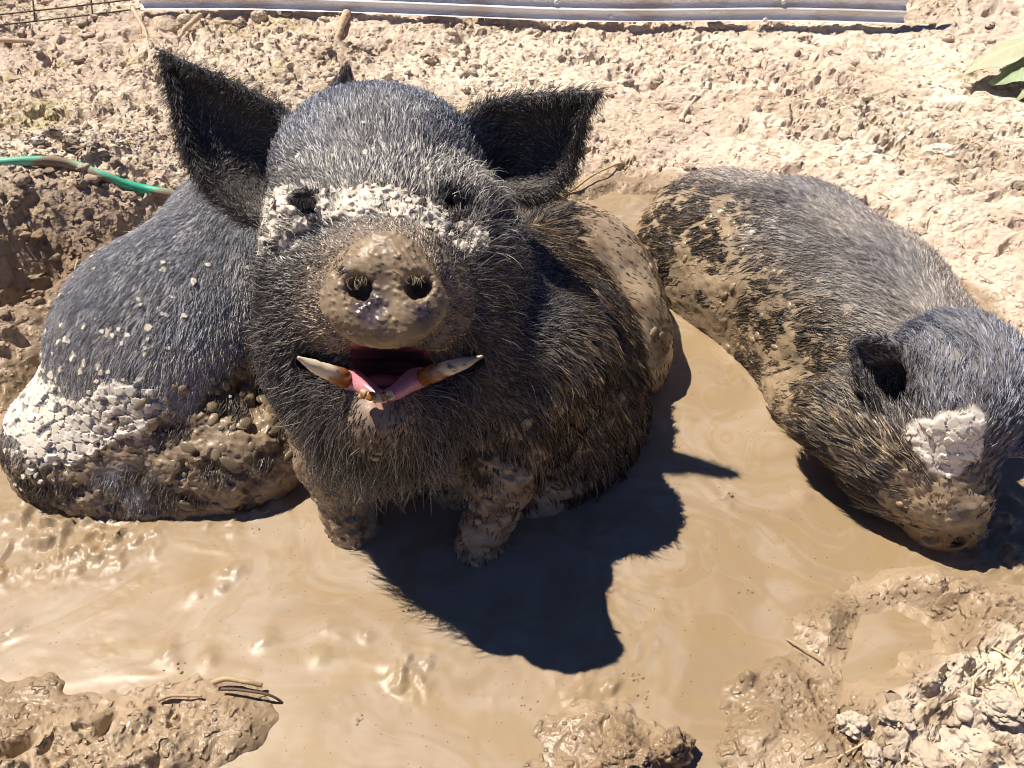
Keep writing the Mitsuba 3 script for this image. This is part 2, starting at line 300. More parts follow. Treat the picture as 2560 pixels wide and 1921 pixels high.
def smin(a, b, k):
    h = np.clip(0.5 + 0.5 * (b - a) / k, 0, 1)
    return b * (1 - h) + a * h - k * h * (1 - h)
class Field:
    def __init__(self): self.ops = []
    def add(self, fn, k=0.03): self.ops.append((fn, k, 1)); return self
    def cut(self, fn, k=0.01): self.ops.append((fn, k, -1)); return self
    def __call__(self, p):
        d = None
        for fn, k, s in self.ops:
            e = fn(p)
            if d is None: d = e
            elif s > 0: d = smin(d, e, k)
            else: d = -smin(-d, e, k)
        return d
def mesh_field(F, lo, hi, h):
    """naive surface nets of the field F over a box; evaluated finely only near the surface. Returns (vertices, faces, grid, origin)"""
    lo = np.asarray(lo, float); B = 8
    n = (np.ceil((np.asarray(hi) - lo) / (h * B)).astype(int)) * B
    nb = n // B
    cc = np.stack(np.meshgrid(*[np.arange(k) for k in nb], indexing='ij'), -1).reshape(-1, 3)
    d0 = F(lo + (cc + 0.5) * B * h)
    act = np.abs(d0) < B * h * 1.35
    G = np.repeat(np.repeat(np.repeat(np.sign(d0).reshape(nb) * B * h, B, 0), B, 1), B, 2).astype(np.float32)
    off = np.stack(np.meshgrid(*[np.arange(B)] * 3, indexing='ij'), -1).reshape(-1, 3)
    idx = (cc[act][:, None] * B + off[None]).reshape(-1, 3)
    G[idx[:, 0], idx[:, 1], idx[:, 2]] = np.concatenate([F(lo + c * h) for c in np.array_split(idx, max(1, len(idx) // 400000))])
    S = G < 0
    cnt = sum(S[a:S.shape[0] - 1 + a, b:S.shape[1] - 1 + b, c:S.shape[2] - 1 + c].astype(np.int8) for a in (0, 1) for b in (0, 1) for c in (0, 1))
    cells = np.argwhere((cnt > 0) & (cnt < 8))
    lut = np.full(cnt.shape, -1, np.int32); lut[tuple(cells.T)] = np.arange(len(cells))
    acc, num = np.zeros((len(cells), 3)), np.zeros(len(cells))
    corners = np.array([[a, b, c] for a in (0, 1) for b in (0, 1) for c in (0, 1)])
    val = np.stack([G[tuple((cells + c).T)] for c in corners], 1)
    for i in range(8):
        for j in range(i + 1, 8):
            if np.abs(corners[i] - corners[j]).sum() != 1: continue
            m = (val[:, i] < 0) != (val[:, j] < 0)
            t = val[:, i] / np.where(m, val[:, i] - val[:, j], 1)
            acc[m] += (corners[i] + t[:, None] * (corners[j] - corners[i]))[m]; num[m] += 1
    V = lo + (cells + acc / num[:, None]) * h
    faces = []
    for ax in range(3):
        o1, o2 = [k for k in range(3) if k != ax]
        sl0 = [slice(None)] * 3; sl1 = [slice(None)] * 3
        sl0[ax] = slice(0, -1); sl1[ax] = slice(1, None)
        e = np.argwhere(S[tuple(sl0)] != S[tuple(sl1)])
        e = e[(e[:, o1] > 0) & (e[:, o2] > 0) & (e[:, o1] < lut.shape[o1]) & (e[:, o2] < lut.shape[o2])]
        e1, e2 = np.eye(3, dtype=int)[o1], np.eye(3, dtype=int)[o2]
        q = np.stack([lut[tuple((e - e1 * a - e2 * b).T)] for a, b in ((0, 0), (1, 0), (1, 1), (0, 1))], 1)
        inside = S[tuple(e.T)]
        flip = inside if ax != 1 else ~inside
        q = np.where(flip[:, None], q[:, ::-1], q)
        faces.append(q[(q >= 0).all(1)])
    q = np.vstack(faces)
    f = np.vstack([q[:, [0, 1, 2]], q[:, [0, 2, 3]]])
    # outward orientation check
    vn = vnormals(V, f)
    s = np.random.default_rng(0).integers(0, len(V), 400)
    if (F(V[s] + vn[s] * h) < F(V[s] - vn[s] * h)).mean() > 0.5: f = f[:, ::-1]
    return V, f, G, lo
class Body:
    def refine(self, mask, times):
        for _ in range(times):
            pick = np.nonzero(mask(self.V)[self.f].min(1) > 0)[0]
            self.V, self.f = trimesh.remesh.subdivide(self.V, self.f, face_index=pick)
        self.N = vnormals(self.V, self.f)
    """a skin mesh with per-vertex fur attributes"""
    def __init__(self, F, lo, hi, h):
        self.F, self.h = F, h
        self.V, self.f, self.G, self.lo = mesh_field(F, lo, hi, h)
        self.N = vnormals(self.V, self.f)
    def sdf(self, p):
        c = ((p - self.lo) / self.h).T
        return map_coordinates(self.G, c, order=1, mode='nearest')
    def grad(self, p, e=0.006):
        return unit(np.stack([self.sdf(p + np.eye(3)[k] * e) - self.sdf(p - np.eye(3)[k] * e) for k in range(3)], 1))
def near(p, c, r0, r1, jitter=0.0, f=30, seed=0):
    """1 inside r0 of the point c, falling to 0 at r1, the border roughened by noise"""
    d = np.linalg.norm(p - np.asarray(c), axis=1)
    if jitter: d = d + jitter * (fbm(p, f, 3, seed) - 0.5) * 2
    return sstep(r1, r0, d)
def crackle(V, where, spacing, seed):
    '''plates of a dried crust where the mask is set: (depth of the cracks 0..1, a random number per plate)'''
    g = np.random.default_rng(seed)
    idx = np.nonzero(where > .15)[0]
    cut, rnd = np.zeros(len(V)), np.zeros(len(V))
    if len(idx) < 10: return cut, rnd
    cen, left = [], g.permutation(idx)
    tree = cKDTree(V[left]); free = np.ones(len(left), bool)
    for k in range(len(left)):
        if free[k]:
            cen.append(V[left[k]]); free[tree.query_ball_point(V[left[k]], spacing * g.uniform(.55, 1.25))] = False
    cen = np.array(cen); q = V[idx] + .0022 * (np.stack([fbm(V[idx], 120, 2, seed + k) for k in range(3)], 1) - .5) * 2
    d, i = cKDTree(cen).query(q, k=2)
    cut[idx] = sstep(.0020, .0002, d[:, 1] - d[:, 0]) * sstep(.30, .55, fbm(V[idx], 60, 2, seed + 5)); rnd[idx] = np.random.default_rng(seed + 1).random(len(cen))[i[:, 0]]
    return cut, rnd
def seg_dist(p, pts):
    best = np.full(len(p), 1e9)
    for a, b in zip(pts[:-1], pts[1:]):
        ba = b - a; t = np.clip((p - a) @ ba / (ba @ ba), 0, 1)
        best = np.minimum(best, np.linalg.norm(p - a - t[:, None] * ba, axis=1))
    return best

TOCAM = lambda p: unit(CAM - p)
def fur(body, name, n, weight, length, flow, colour, wet, seed, radius=0.00055, lift=0.35, clump=0.15, clump_n=3000, wild=0.25, segs=3, sag=0.0, hug=True, label=None, tv=1.0):
    """strands of hair on the body as tapering three-sided tubes; weight, length, colour and wet are per vertex"""
    g = np.random.default_rng(seed)
    V, f, N = body.V, body.f, body.N
    tri = V[f]
    area = 0.5 * np.linalg.norm(np.cross(tri[:, 1] - tri[:, 0], tri[:, 2] - tri[:, 0]), axis=1)
    w = area * weight[f].mean(1)
    pick = g.choice(len(f), n, p=w / w.sum())
    b = g.random((n, 2)); sq = np.sqrt(b[:, 0]); bar = np.stack([1 - sq, sq * (1 - b[:, 1]), sq * b[:, 1]], 1)
    mixv = lambda a: (a[f[pick]] * (bar[:, :, None] if a.ndim == 2 else bar)).sum(1)
    P, Nn, L, C, W, Q = mixv(V), unit(mixv(N)), mixv(length), mixv(colour), mixv(wet), mixv(np.asarray(weight, float))
    keep = L > 0.002; P, Nn, L, C, W, Q = P[keep], Nn[keep], L[keep], C[keep], W[keep], Q[keep]; n = len(P)
    L = L * (0.55 + 0.75 * g.random(n))
    D = flow(P, Nn); D = unit(D - (D * Nn).sum(1, keepdims=True) * Nn)
    B = np.cross(Nn, D)
    ang = wild * (g.normal(size=n) * 0.55 + (noise(P, 38, seed) - 0.5) * 2.2 + (noise(P, 11, seed + 1) - 0.5) * 1.6)
    D = D * np.cos(ang)[:, None] + B * np.sin(ang)[:, None]
    lf = lift * (0.6 + 0.8 * g.random(n))
    s = np.linspace(0, 1, segs + 1)
    pos = P[None] + s[:, None, None] * L[None, :, None] * D[None] + (L * lf)[None, :, None] * (s * (1.15 - 0.55 * s))[:, None, None] * Nn[None]
    pos[:, :, 2] -= sag * L[None] * (s * s)[:, None]
    kink = g.normal(size=(n, 3)) * 0.16
    pos += (s * s)[:, None, None] * (L[:, None] * kink)[None]
    if clump > 0:
        cen = g.choice(n, min(clump_n, n), replace=False)
        _, who = cKDTree(P[cen]).query(P, workers=-1)
        tgt = pos[:, cen[who]]
        amt = np.clip(clump * (0.35 + 1.0 * W), 0, 0.92) * sstep(0.02, 0.30, Q) * np.exp(-(np.linalg.norm(P - P[cen[who]], axis=1) / 0.03) ** 2)
        pos += (s ** 1.2)[:, None, None] * amt[None, :, None] * (tgt - pos)
    if hug:
        for k in range(1, segs + 1):
            d = body.sdf(pos[k]); lo_, hi_ = 0.0012 + 0.25 * s[k] * L * lf, 0.003 + 1.25 * s[k] * L * lf + 0.10 * s[k] * L
            pos[k] += body.grad(pos[k]) * (np.clip(d, lo_, hi_) - d)[:, None]
    # tubes
    t = np.gradient(pos, axis=0); t = unit(t)
    a = unit(np.cross(t, Nn[None] + 0.01)); bb = np.cross(t, a)
    rad = radius * (0.7 + 0.6 * g.random(n))[None, :] * (1 - 0.55 * s ** 1.5)[:, None] * (1 + 0.5 * W)[None]
    rings, norms = [], []
    for k in range(segs):
        for j in range(3):
            o = math.cos(2.0944 * j) * a[k] + math.sin(2.0944 * j) * bb[k]
            rings.append(pos[k] + rad[k][:, None] * o); norms.append(o)
    rings.append(pos[segs]); norms.append(t[segs])
    nv = 3 * segs + 1
    v = np.stack(rings, 1).reshape(-1, 3); nn = np.stack(norms, 1).reshape(-1, 3)
    face = []
    for k in range(segs - 1):
        for j in range(3):
            p0, p1, p2, p3 = 3 * k + j, 3 * k + (j + 1) % 3, 3 * k + 3 + (j + 1) % 3, 3 * k + 3 + j
            face += [[p0, p1, p2], [p0, p2, p3]]
    for j in range(3): face.append([3 * (segs - 1) + j, 3 * (segs - 1) + (j + 1) % 3, 3 * segs])
    ff = (np.array(face)[None] + (np.arange(n) * nv)[:, None, None]).reshape(-1, 3)
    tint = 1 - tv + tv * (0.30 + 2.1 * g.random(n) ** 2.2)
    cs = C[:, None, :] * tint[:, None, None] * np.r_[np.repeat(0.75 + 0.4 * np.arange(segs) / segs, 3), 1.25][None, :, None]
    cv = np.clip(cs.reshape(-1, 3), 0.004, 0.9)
    uv = np.repeat(np.c_[W, W * 0], nv, 0)
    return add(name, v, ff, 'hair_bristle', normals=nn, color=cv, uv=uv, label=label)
def chips(body, name, pts_w, n, size, colour, seed, bsdf='soil', thick=0.35, label=None, wet=0.0, spacing=0.75):
    """flakes of dried mud lying on the body"""
    g = np.random.default_rng(seed)
    V, f, N = body.V, body.f, body.N
    tri = V[f]; area = 0.5 * np.linalg.norm(np.cross(tri[:, 1] - tri[:, 0], tri[:, 2] - tri[:, 0]), axis=1)
    w = area * pts_w[f].mean(1)
    pick = g.choice(len(f), n * 4, p=w / w.sum())
    P = V[f[pick]].mean(1) + g.normal(size=(n * 4, 3)) * body.h * 0.4; Nn = N[f[pick, 0]]
    sz = size * (0.28 + 1.15 * g.random(len(P)) ** 2.4)
    chosen, tree_pts = [], []
    order = np.argsort(-sz[:])                               # big ones first, no two on top of one another
    P, Nn, sz = P[order], Nn[order], sz[order]
    pairs_tree = cKDTree(P)
    dead = np.zeros(len(P), bool)
    for i in range(len(P)):
        if dead[i]: continue
        chosen.append(i)
        for j in pairs_tree.query_ball_point(P[i], sz[i] * 1.9 * spacing):
            if j > i and np.linalg.norm(P[i] - P[j]) < (sz[i] + sz[j]) * spacing: dead[j] = True
        if len(chosen) >= n: break
    parts, cols = [], []
    for i in chosen:
        k = g.integers(5, 8)
        ang = np.sort(g.random(k)) * 2 * math.pi
        ang = (np.arange(k) + 0.7 * (g.random(k) - 0.5)) * 2 * math.pi / k
        rr = sz[i] * (0.5 + 0.75 * g.random(k))
        nn = unit(Nn[i] + g.normal(size=3) * 0.10)
        a = unit(np.cross(nn, [0.3, 0.5, 0.8])); b = np.cross(nn, a)
        th = sz[i] * thick * (0.6 + 0.8 * g.random())
        ring = P[i] + rr[:, None] * (np.cos(ang)[:, None] * a + np.sin(ang)[:, None] * b)
        v = np.vstack([ring - nn * 0.004, ring * 0.88 + P[i] * 0.12 + nn * th * (0.7 + 0.6 * g.random((k, 1))) + nn * 0.0015, [P[i] + nn * (th * (1 + 0.3 * g.random()) + 0.0015)]])
        q = np.arange(k); q1 = (q + 1) % k
        parts.append((v, np.vstack([np.stack([q, q1, q1 + k], 1), np.stack([q, q1 + k, q + k], 1), np.stack([q + k, q1 + k, q * 0 + 2 * k], 1)])))
        c = np.asarray(colour) * (0.75 + 0.4 * g.random()); cols.append(np.repeat(c[None], len(v), 0))
    v, ff = join(parts); c = np.clip(np.vstack(cols), 0, .85)
    return add(name, v, ff, bsdf, color=c, uv=np.c_[np.full(len(v), wet), np.zeros(len(v))], label=label, kind='stuff')
def blobs(body, name, pts_w, n, size, colour, seed, wet=0.9, label=None, bsdf='hide_skin', flat=(.4, .7), power=2.2):
    """rounded lumps of mud stuck to the body"""
    g = np.random.default_rng(seed)
    V, f, N = body.V, body.f, body.N
    tri = V[f]; area = 0.5 * np.linalg.norm(np.cross(tri[:, 1] - tri[:, 0], tri[:, 2] - tri[:, 0]), axis=1)
    w = area * pts_w[f].mean(1)
    pick = g.choice(len(f), n, p=w / w.sum())
    ico = trimesh.creation.icosphere(1); q, qf = np.array(ico.vertices), np.array(ico.faces)
    vs, ns, cs = [], [], []
    for i in pick:
        r = size * (0.25 + 0.9 * g.random() ** power); nn = N[f[i, 0]]
        a = unit(np.cross(nn, g.normal(size=3))); b = np.cross(nn, a)
        v = q * (1 + 0.7 * (fbm(q + i * 3.1, 1.6, 2, 3) - 0.5))[:, None] * r * np.array([g.uniform(.8, 1.6), g.uniform(.7, 1.1), g.uniform(*flat)])
        v = v @ np.stack([a, b, nn]) + V[f[i, 0]] + nn * r * 0.15
        vs.append(v); cs.append(np.repeat((np.asarray(colour) * (0.7 + 0.5 * g.random()))[None], len(v), 0))
    F_ = (qf[None] + (np.arange(n) * len(q))[:, None, None]).reshape(-1, 3)
    v = np.vstack(vs)
    return add(name, v, F_, bsdf, normals=vnormals(v, F_), color=np.clip(np.vstack(cs), 0, .85), uv=np.c_[np.full(len(v), wet), np.zeros(len(v))], label=label, kind='stuff')
def add_skin(name, body, colour, wet, label, category, regions=None, displace=None, group=None):
    """the skin as one continuous surface; faces of named regions become parts of it"""
    V = body.V if displace is None else body.V + body.N * displace[:, None]
    N = vnormals(V, body.f)
    region = np.zeros(len(body.f), int)
    names = [name] + [r for r, _ in (regions or [])]
    for k, (r, mask) in enumerate(regions or []):
        region[mask[body.f].mean(1) > 0.5] = k + 1
    for k, nm in enumerate(names):
        f = body.f[region == k]
        if not len(f): continue
        use, inv = np.unique(f, return_inverse=True)
        kw = dict(label=label, category=category, **({'group': group} if group else {})) if k == 0 else {}
        add(name if k == 0 else f'{name}__{nm}', V[use], inv.reshape(-1, 3), 'hide_skin', normals=N[use], color=np.clip(colour[use], 0.003, 0.85), uv=np.c_[wet[use], wet[use] * 0], **kw)
def sheet_points(up, lo_, cup, n=46, m=36):
    """an ear's sheet between its two edges (lists of points from the base to the tip), hollowed by cup"""
    U, L = curve(up, n), curve(lo_, n)
    r = np.linspace(0, 1, m)
    s = np.linspace(0, 1, n)
    axis = unit(U[-1] - U[0]); side = L[0] - U[0]
    return U[:, None] * (1 - r)[None, :, None] + L[:, None] * r[None, :, None] + (cup * (1 - s) ** 0.8 + 0.006)[:, None, None] * np.sin(math.pi * r)[None, :, None] ** 0.8 * FWD, s, r
def sheet_field(G, s, r, t0, t1):
    pts = G.reshape(-1, 3); tree = cKDTree(pts)
    thick = np.broadcast_to((t0 + (t1 - t0) * s)[:, None] * (0.8 + 0.5 * np.abs(2 * r - 1) ** 3)[None], G.shape[:2]).ravel()
    def fn(p):
        d, i = tree.query(p, workers=-1, distance_upper_bound=0.25)
        ok = np.isfinite(d)
        return np.where(ok, d - thick[np.minimum(i, len(thick) - 1)], 0.25)
    return fn

# ------------------------------------------------------------------ loose things on the dry ground
scene['galvanised'] = {'type': 'twosided', 'm': {'type': 'principled', 'metallic': 0.08, 'specular': 0.5,
    'base_color': mikit.proc(lambda p, n, uv: mikit.mix(mikit.mix((.72, .75, .78), (.82, .83, .84), mikit.fbm(p.x * 3, p.y * 3, p.z * 14)), (.50, .43, .34), mikit.smoothstep(0.52, 0.72, mikit.fbm(p.x * 6, p.z * 30, 3.0, octaves=4)) * 0.55)),
    'roughness': mikit.proc(lambda p, n, uv: 0.38 + 0.25 * mikit.fbm(p.x * 8, p.y * 8, p.z * 20))}}
scene['steel_wire'] = {'type': 'twosided', 'm': {'type': 'principled', 'base_color': {'type': 'rgb', 'value': [.10, .075, .06]}, 'metallic': .3, 'roughness': .6}}
scene['hose_rubber'] = {'type': 'twosided', 'm': {'type': 'principled', 'base_color': VC, 'roughness': wet_rough(.85, .38), 'specular': .4}}
scene['leaf_blade'] = {'type': 'twosided', 'm': {'type': 'principled', 'base_color': VC, 'roughness': .45, 'specular': .4, 'sheen': .2}}
def corrugated():
    a, b = on_z(352, 24, .125), on_z(2258, 62, .115)
    ax = unit(b - a); n = 80
    rows = np.linspace(0, 0.62, 120)
    prof = 0.0125 * np.cos(rows / 0.052 * 2 * math.pi + 0.6)
    back = np.array([-ax[1], ax[0], 0]); lean = 0.32
    s = np.linspace(0, np.linalg.norm(b - a), n)
    g = np.stack(np.meshgrid(s, np.arange(len(rows)), indexing='xy'), -1).reshape(-1, 2)
    k = g[:, 1].astype(int)
    bend = 0.012 * np.sin(g[:, 0] * 1.7) + 0.008 * np.sin(g[:, 0] * 4.1 + 1)
    v = a + g[:, :1] * ax + (rows[k] * lean - prof[k] + bend)[:, None] * back + np.outer(rows[k], [0, 0, 1]) + np.outer(0.01 * np.sin(g[:, 0] * 2.3), [0, 0, 1])
    f = grid_faces(len(rows), n)
    v2 = v + back * 0.0012
    m = len(v)
    rim = []
    i = np.arange(n - 1); rim += [np.stack([i, i + 1, i + 1 + m], 1), np.stack([i, i + 1 + m, i + m], 1)]
    add_smooth('corrugated_sheet', np.vstack([v, v2]), np.vstack([f, f[:, ::-1] + m] + rim), 'galvanised',
               label='long weathered corrugated metal sheet standing on edge along the back of the yard', category='metal sheet')
    for u, vv in ((1527, 42), (1912, 49), (1390, 8), (1960, 8), (700, 30)):
        d = FWD + (u - 1280) / FOC * RIGHT + (960.5 - vv) / FOC * UPV
        t = ((a - CAM) @ back) / (d @ back)
        p = CAM + d * t; z = p[2] - a[2]; p = p + back * (z * lean - 0.010)
        m_ = trimesh.creation.icosphere(2, .011); q = m_.vertices * [1, .55, 1]
        add_smooth('corrugated_sheet__bolt', q + p, m_.faces, 'galvanised')
corrugated()
def wire_panel():
    P = lambda u, v, dd=0.0: at(u, v, 3.92 + .0005 * u + dd)
    for (u0, v0), (u1, v1) in (((-300, 95), (374, 19)), ((-300, 68), (372, -6)), ((-300, 30), (372, -40))):
        v, f = tube(curve([P(u0, v0), P((u0 + u1) / 2, (v0 + v1) / 2 + 2), P(u1, v1)], 14), .0042, 6)
        add_smooth('wire_panel__wire', v, f, 'steel_wire')
    for u0, v0, u1, v1 in ((78, -45, 87, 51), (222, -60, 231, 35), (-70, -30, -62, 68), (362, -75, 372, 20)):
        v, f = tube([P(u0, v0, -.006), P((u0 + u1) / 2, (v0 + v1) / 2, -.006), P(u1, v1, -.006)], .0038, 6)
        add_smooth('wire_panel__upright_wire', v, f, 'steel_wire')
    labels['wire_panel'] = {'label': 'rusty wire stock fence panel at the far left beside the metal sheet', 'category': 'fence'}
wire_panel()
def hose():
    pts = []
    for u, v, l in ((-420, 520, .012), (-200, 452, .014), (0, 424, .018), (60, 420, .02), (130, 419, .02), (195, 427, .016), (255, 447, .012), (305, 466, .010), (365, 488, .02), (440, 510, .03), (540, 545, .02), (640, 600, .01)):
        pts.append(on_ground(u, v, l))
    c = curve(pts, 160)
    for _ in range(12): c[1:-1] = (c[:-2] + 2 * c[1:-1] + c[2:]) / 4
    v, f = tube(c, .0135, 16)
    n = vnormals(v, f)
    dirt = sstep(.42, .56, fbm(v, 9, 3, 81) + .05 + .30 * np.exp(-((v[:, 0] - on_z(255, 450, .15)[0]) / .10) ** 2) - .22 * sstep(-1.03, -.97, v[:, 0]) + .06 * (fbm(v, 50, 2, 83) - .5) - .12 * np.clip(n[:, 2], 0, 1))
    col = lerp(lerp(np.array([.02, .42, .24]), np.array([.16, .48, .32]), sstep(-1.05, -1.25, v[:, 0])), np.array([.26, .20, .14]), dirt)
    v = v + n * (dirt * .002 * fbm(v, 60, 2, 84))[:, None]
    add_smooth('garden_hose', v, f, 'hose_rubber', color=col, uv=np.c_[1 - dirt, dirt * 0], label='bright green garden hose caked with mud, lying across the dirt bank', category='hose')
hose()
def leaf(spine, widths, side, name, base, tip, rib, curl=.25, seed=0, thick=.0012):
    n, m = 26, 15
    c = curve(spine, n); w = np.interp(np.linspace(0, 1, n), np.linspace(0, 1, len(widths)), widths)
    t = unit(np.gradient(c, axis=0)); side = np.asarray(side, float); s_ = unit(side[None] - (t @ side)[:, None] * t); up = np.cross(s_, t); up *= np.sign(up[:, 2:].mean())
    r = np.linspace(-1, 1, m)
    v = c[:, None] + (w[:, None] * r[None])[:, :, None] * s_[:, None] + (-curl * w[:, None] * r[None] ** 2)[:, :, None] * up[:, None]
    wav = 0.10 * w[:, None] * np.sin(np.linspace(0, 14, n)[:, None] + 2 * np.sign(r)[None]) * np.abs(r)[None] ** 3
    vein = -0.03 * w[:, None] * np.exp(-(r[None] / .08) ** 2) + 0.02 * w[:, None] * np.sin((np.linspace(0, 1, n)[:, None] * 9 - np.abs(r)[None] * 2.5) * 2 * math.pi)
    v = (v + (wav + vein)[:, :, None] * up[:, None]).reshape(-1, 3)
    f = grid_faces(n, m)
    upn = np.repeat(up, m, 0); v2 = v - upn * thick; k = len(v)
    i = np.arange(n - 1); e0, e1 = i * m, i * m + m - 1
    rim = [np.stack([e0, e0 + m, e0 + m + k], 1), np.stack([e0, e0 + m + k, e0 + k], 1), np.stack([e1, e1 + m + k, e1 + m], 1), np.stack([e1, e1 + k, e1 + m + k], 1)]
    vv = np.vstack([v, v2]); col = lerp(np.array(base), np.array(tip), fbm(vv, 22, 3, seed))
    ribm = np.tile(np.exp(-(np.tile(r, n) / .07) ** 2), 2); col = lerp(col, np.array(rib), ribm * .7)
    add_smooth(name, vv, np.vstack([f, f[:, ::-1] + k] + rim), 'leaf_blade', color=col, uv=np.zeros((len(vv), 2)))
def weed():
    Z = on_z
    leaf([Z(2600, 92, .24), Z(2530, 115, .22), Z(2460, 150, .17), Z(2400, 192, .10)], [.02, .11, .12, .085, .004], on_z(2500, 200, .16) - on_z(2460, 95, .16), 'weed__leaf', (.34, .36, .22), (.44, .44, .31), (.48, .49, .34), .2, 1)
    leaf([Z(2640, 128, .22), Z(2570, 150, .19), Z(2510, 182, .14), Z(2470, 206, .09)], [.02, .11, .14, .10, .004], on_z(2560, 230, .16) - on_z(2520, 120, .16), 'weed__leaf', (.22, .31, .16), (.31, .38, .23), (.42, .48, .30), .25, 2)
    leaf([Z(2620, 205, .12), Z(2570, 225, .12), Z(2530, 262, .06)], [.01, .05, .05, .004], on_z(2560, 250, .1) - on_z(2530, 215, .1), 'weed__leaf', (.30, .33, .20), (.40, .42, .28), (.45, .47, .3), .3, 3)
    leaf([Z(2640, 60, .22), Z(2600, 85, .22), Z(2556, 118, .17)], [.02, .06, .06, .004], on_z(2600, 130, .2) - on_z(2580, 60, .2), 'weed__leaf', (.30, .40, .08), (.42, .50, .12), (.5, .55, .2), .2, 4)
    v, f = tube(curve([on_ground(2660, 190), Z(2640, 120, .18), Z(2600, 90, .24)], 12), [.008] * 12, 8)
    add_smooth('weed__stem', v, f, 'leaf_blade', color=np.repeat(np.array([[.24, .30, .12]]), len(v), 0), uv=np.zeros((len(v), 2)))
    labels['weed'] = {'label': 'dusty broad leaved green weed drooping on dry soil at the right edge', 'category': 'plant'}
weed()
def stick(name, pts, r0, r1, col, label, cat='stick', lift=.006, seed=0, wet=0.0, flat=1.0):
    p = [on_ground(u, v, l + lift) for u, v, l in pts]
    c = curve(p, 30)
    c = c + 0.006 * (np.stack([fbm(c, 14, 2, seed + k) for k in range(3)], 1) - .5) * 2
    v, f = tube(c, np.linspace(r0, r1, 30) * (1 + .3 * (fbm(c, 20, 2, seed + 5) - .5)), 9)
    v = v + vnormals(v, f) * (r0 * .35 * (fbm(v * [1, 1, 1], 90, 2, seed + 7) - .5))[:, None]
    add_smooth(name, v, f, 'soil', color=np.clip(np.array(col)[None] * (.75 + .5 * fbm(v, 60, 3, seed + 9))[:, None], 0, .8), uv=np.c_[np.full(len(v), wet), np.zeros(len(v))], label=label, category=cat)
stick('stick', [(6, 110, .01), (60, 111, .012), (104, 116, .012), (136, 132, 0)], .013, .008, (.50, .40, .30), 'pale dry stick lying by the left edge of the yard')
stick('stick', [(334, 32, .02), (350, 58, .015), (368, 96, 0)], .012, .008, (.50, .40, .30), 'short dry stick just below the left end of the metal sheet', seed=11)
stick('stick', [(868, 46, .02), (858, 72, .02), (838, 112, 0)], .022, .012, (.48, .36, .25), 'stubby broken stick below the metal sheet left of its dark gap', seed=21)
stick('stick', [(1738, 258, .012), (1722, 276, .012), (1702, 306, 0)], .006, .010, (.50, .40, .32), 'short grey stick on the dry ground above the sleeping pig', seed=31)
stick('stick', [(505, 52, .02), (470, 82, .02), (450, 104, 0)], .014, .011, (.48, .38, .28), 'thick pale root end among the stones under the metal sheet', seed=41)
stick('straw', [(1408, 492, .0), (1445, 476, .012), (1490, 450, .02), (1530, 430, .02), (1566, 418, .004)], .0042, .003, (.42, .33, .16), 'long dry straw stalk by the mud behind the big boar', 'straw', seed=51)
stick('straw', [(2546, 1668, .004), (2550, 1720, .012), (2554, 1775, .002)], .0022, .0018, (.55, .45, .30), 'pale straw on dry clods at the right edge', 'straw', seed=61, lift=.004)
stick('straw', [(2090, 1900, .004), (2130, 1880, .01), (2165, 1858, .002)], .0022, .0016, (.50, .40, .25), 'pale straw beside the whitish clod in the foreground', 'straw', seed=71, lift=.004)
stick('twig', [(1950, 1595, .004), (1990, 1622, .008), (2020, 1640, .006), (2052, 1660, .002)], .0017, .0014, (.40, .30, .18), 'thin brown twig across the wet lumps left of the puddle', 'twig', seed=81, lift=.004)
stick('stick', [(535, 1722, .008), (580, 1716, .014), (620, 1720, .014), (660, 1722, .008)], .0048, .0036, (.40, .30, .18), 'mud coated stick lying on the wet mud slab in front', seed=91, wet=.7)
stick('stick', [(556, 1734, .004), (620, 1742, .010), (670, 1752, .012), (706, 1768, .0)], .0028, .0020, (.10, .07, .045), 'dark curved stick under the mud coated stick in front', seed=101, wet=.7)
stick('stick', [(398, 1758, .003), (440, 1748, .007), (505, 1745, .003)], .0032, .0024, (.38, .28, .17), 'short flat muddy stick left of the mud coated stick in front', seed=111, wet=.7)
def rock(name, u, v, r, sq, col, label, cat, seed, wet=0.0, sink=.42, rough=.5, detail=3):
    m = trimesh.creation.icosphere(detail, 1.0); q = np.array(m.vertices)
    d = 1 + rough * (fbm(q + seed, 1.3, 3, seed) - .5) * 1.4 + .30 * rough * (fbm(q + seed, 4.5, 4, seed + 1) - .5) * 2 - .12 * rough * sstep(.06, 0, np.abs(fbm(q + seed, 2.2, 3, seed + 4) - .5))
    q = q * d[:, None] * r * np.asarray(sq)
    p = on_ground(u, v); p[2] += r * sq[2] * (1 - 2 * sink)
    col = np.asarray(col)[None] * (.8 + .4 * fbm(q / r, 3, 3, seed + 2))[:, None]
    add_smooth(name, q + p, m.faces, 'shore_mud' if wet else 'dry_soil', color=np.clip(col, 0, .85), label=label, category=cat)
PALE = (.50, .43, .34)
rock('stone', 465, 52, .040, (1.1, .8, .7), PALE, 'smooth pale stone below the left end of the metal sheet', 'stone', 1, rough=.25)
rock('stone', 486, 50, .030, (1, .8, .75), (.42, .37, .30), 'small rounded stone right beside the smooth pale stone', 'stone', 2, rough=.25)
rock('stone', 425, 72, .058, (1.1, .9, .6), (.44, .36, .27), 'largest broad stone below the left end of the metal sheet', 'stone', 3)
rock('stone', 648, 46, .042, (1, .8, .8), PALE, 'rounded pale stone touching the foot of the metal sheet', 'stone', 4, rough=.3)
rock('stone', 600, 62, .034, (1, .8, .7), (.40, .33, .25), 'brownish stone left of the rounded pale one at the sheet', 'stone', 5)
rock('stone', 560, 66, .040, (1.2, .8, .6), (.42, .34, .25), 'flat brownish stone in the row below the metal sheet', 'stone', 6)
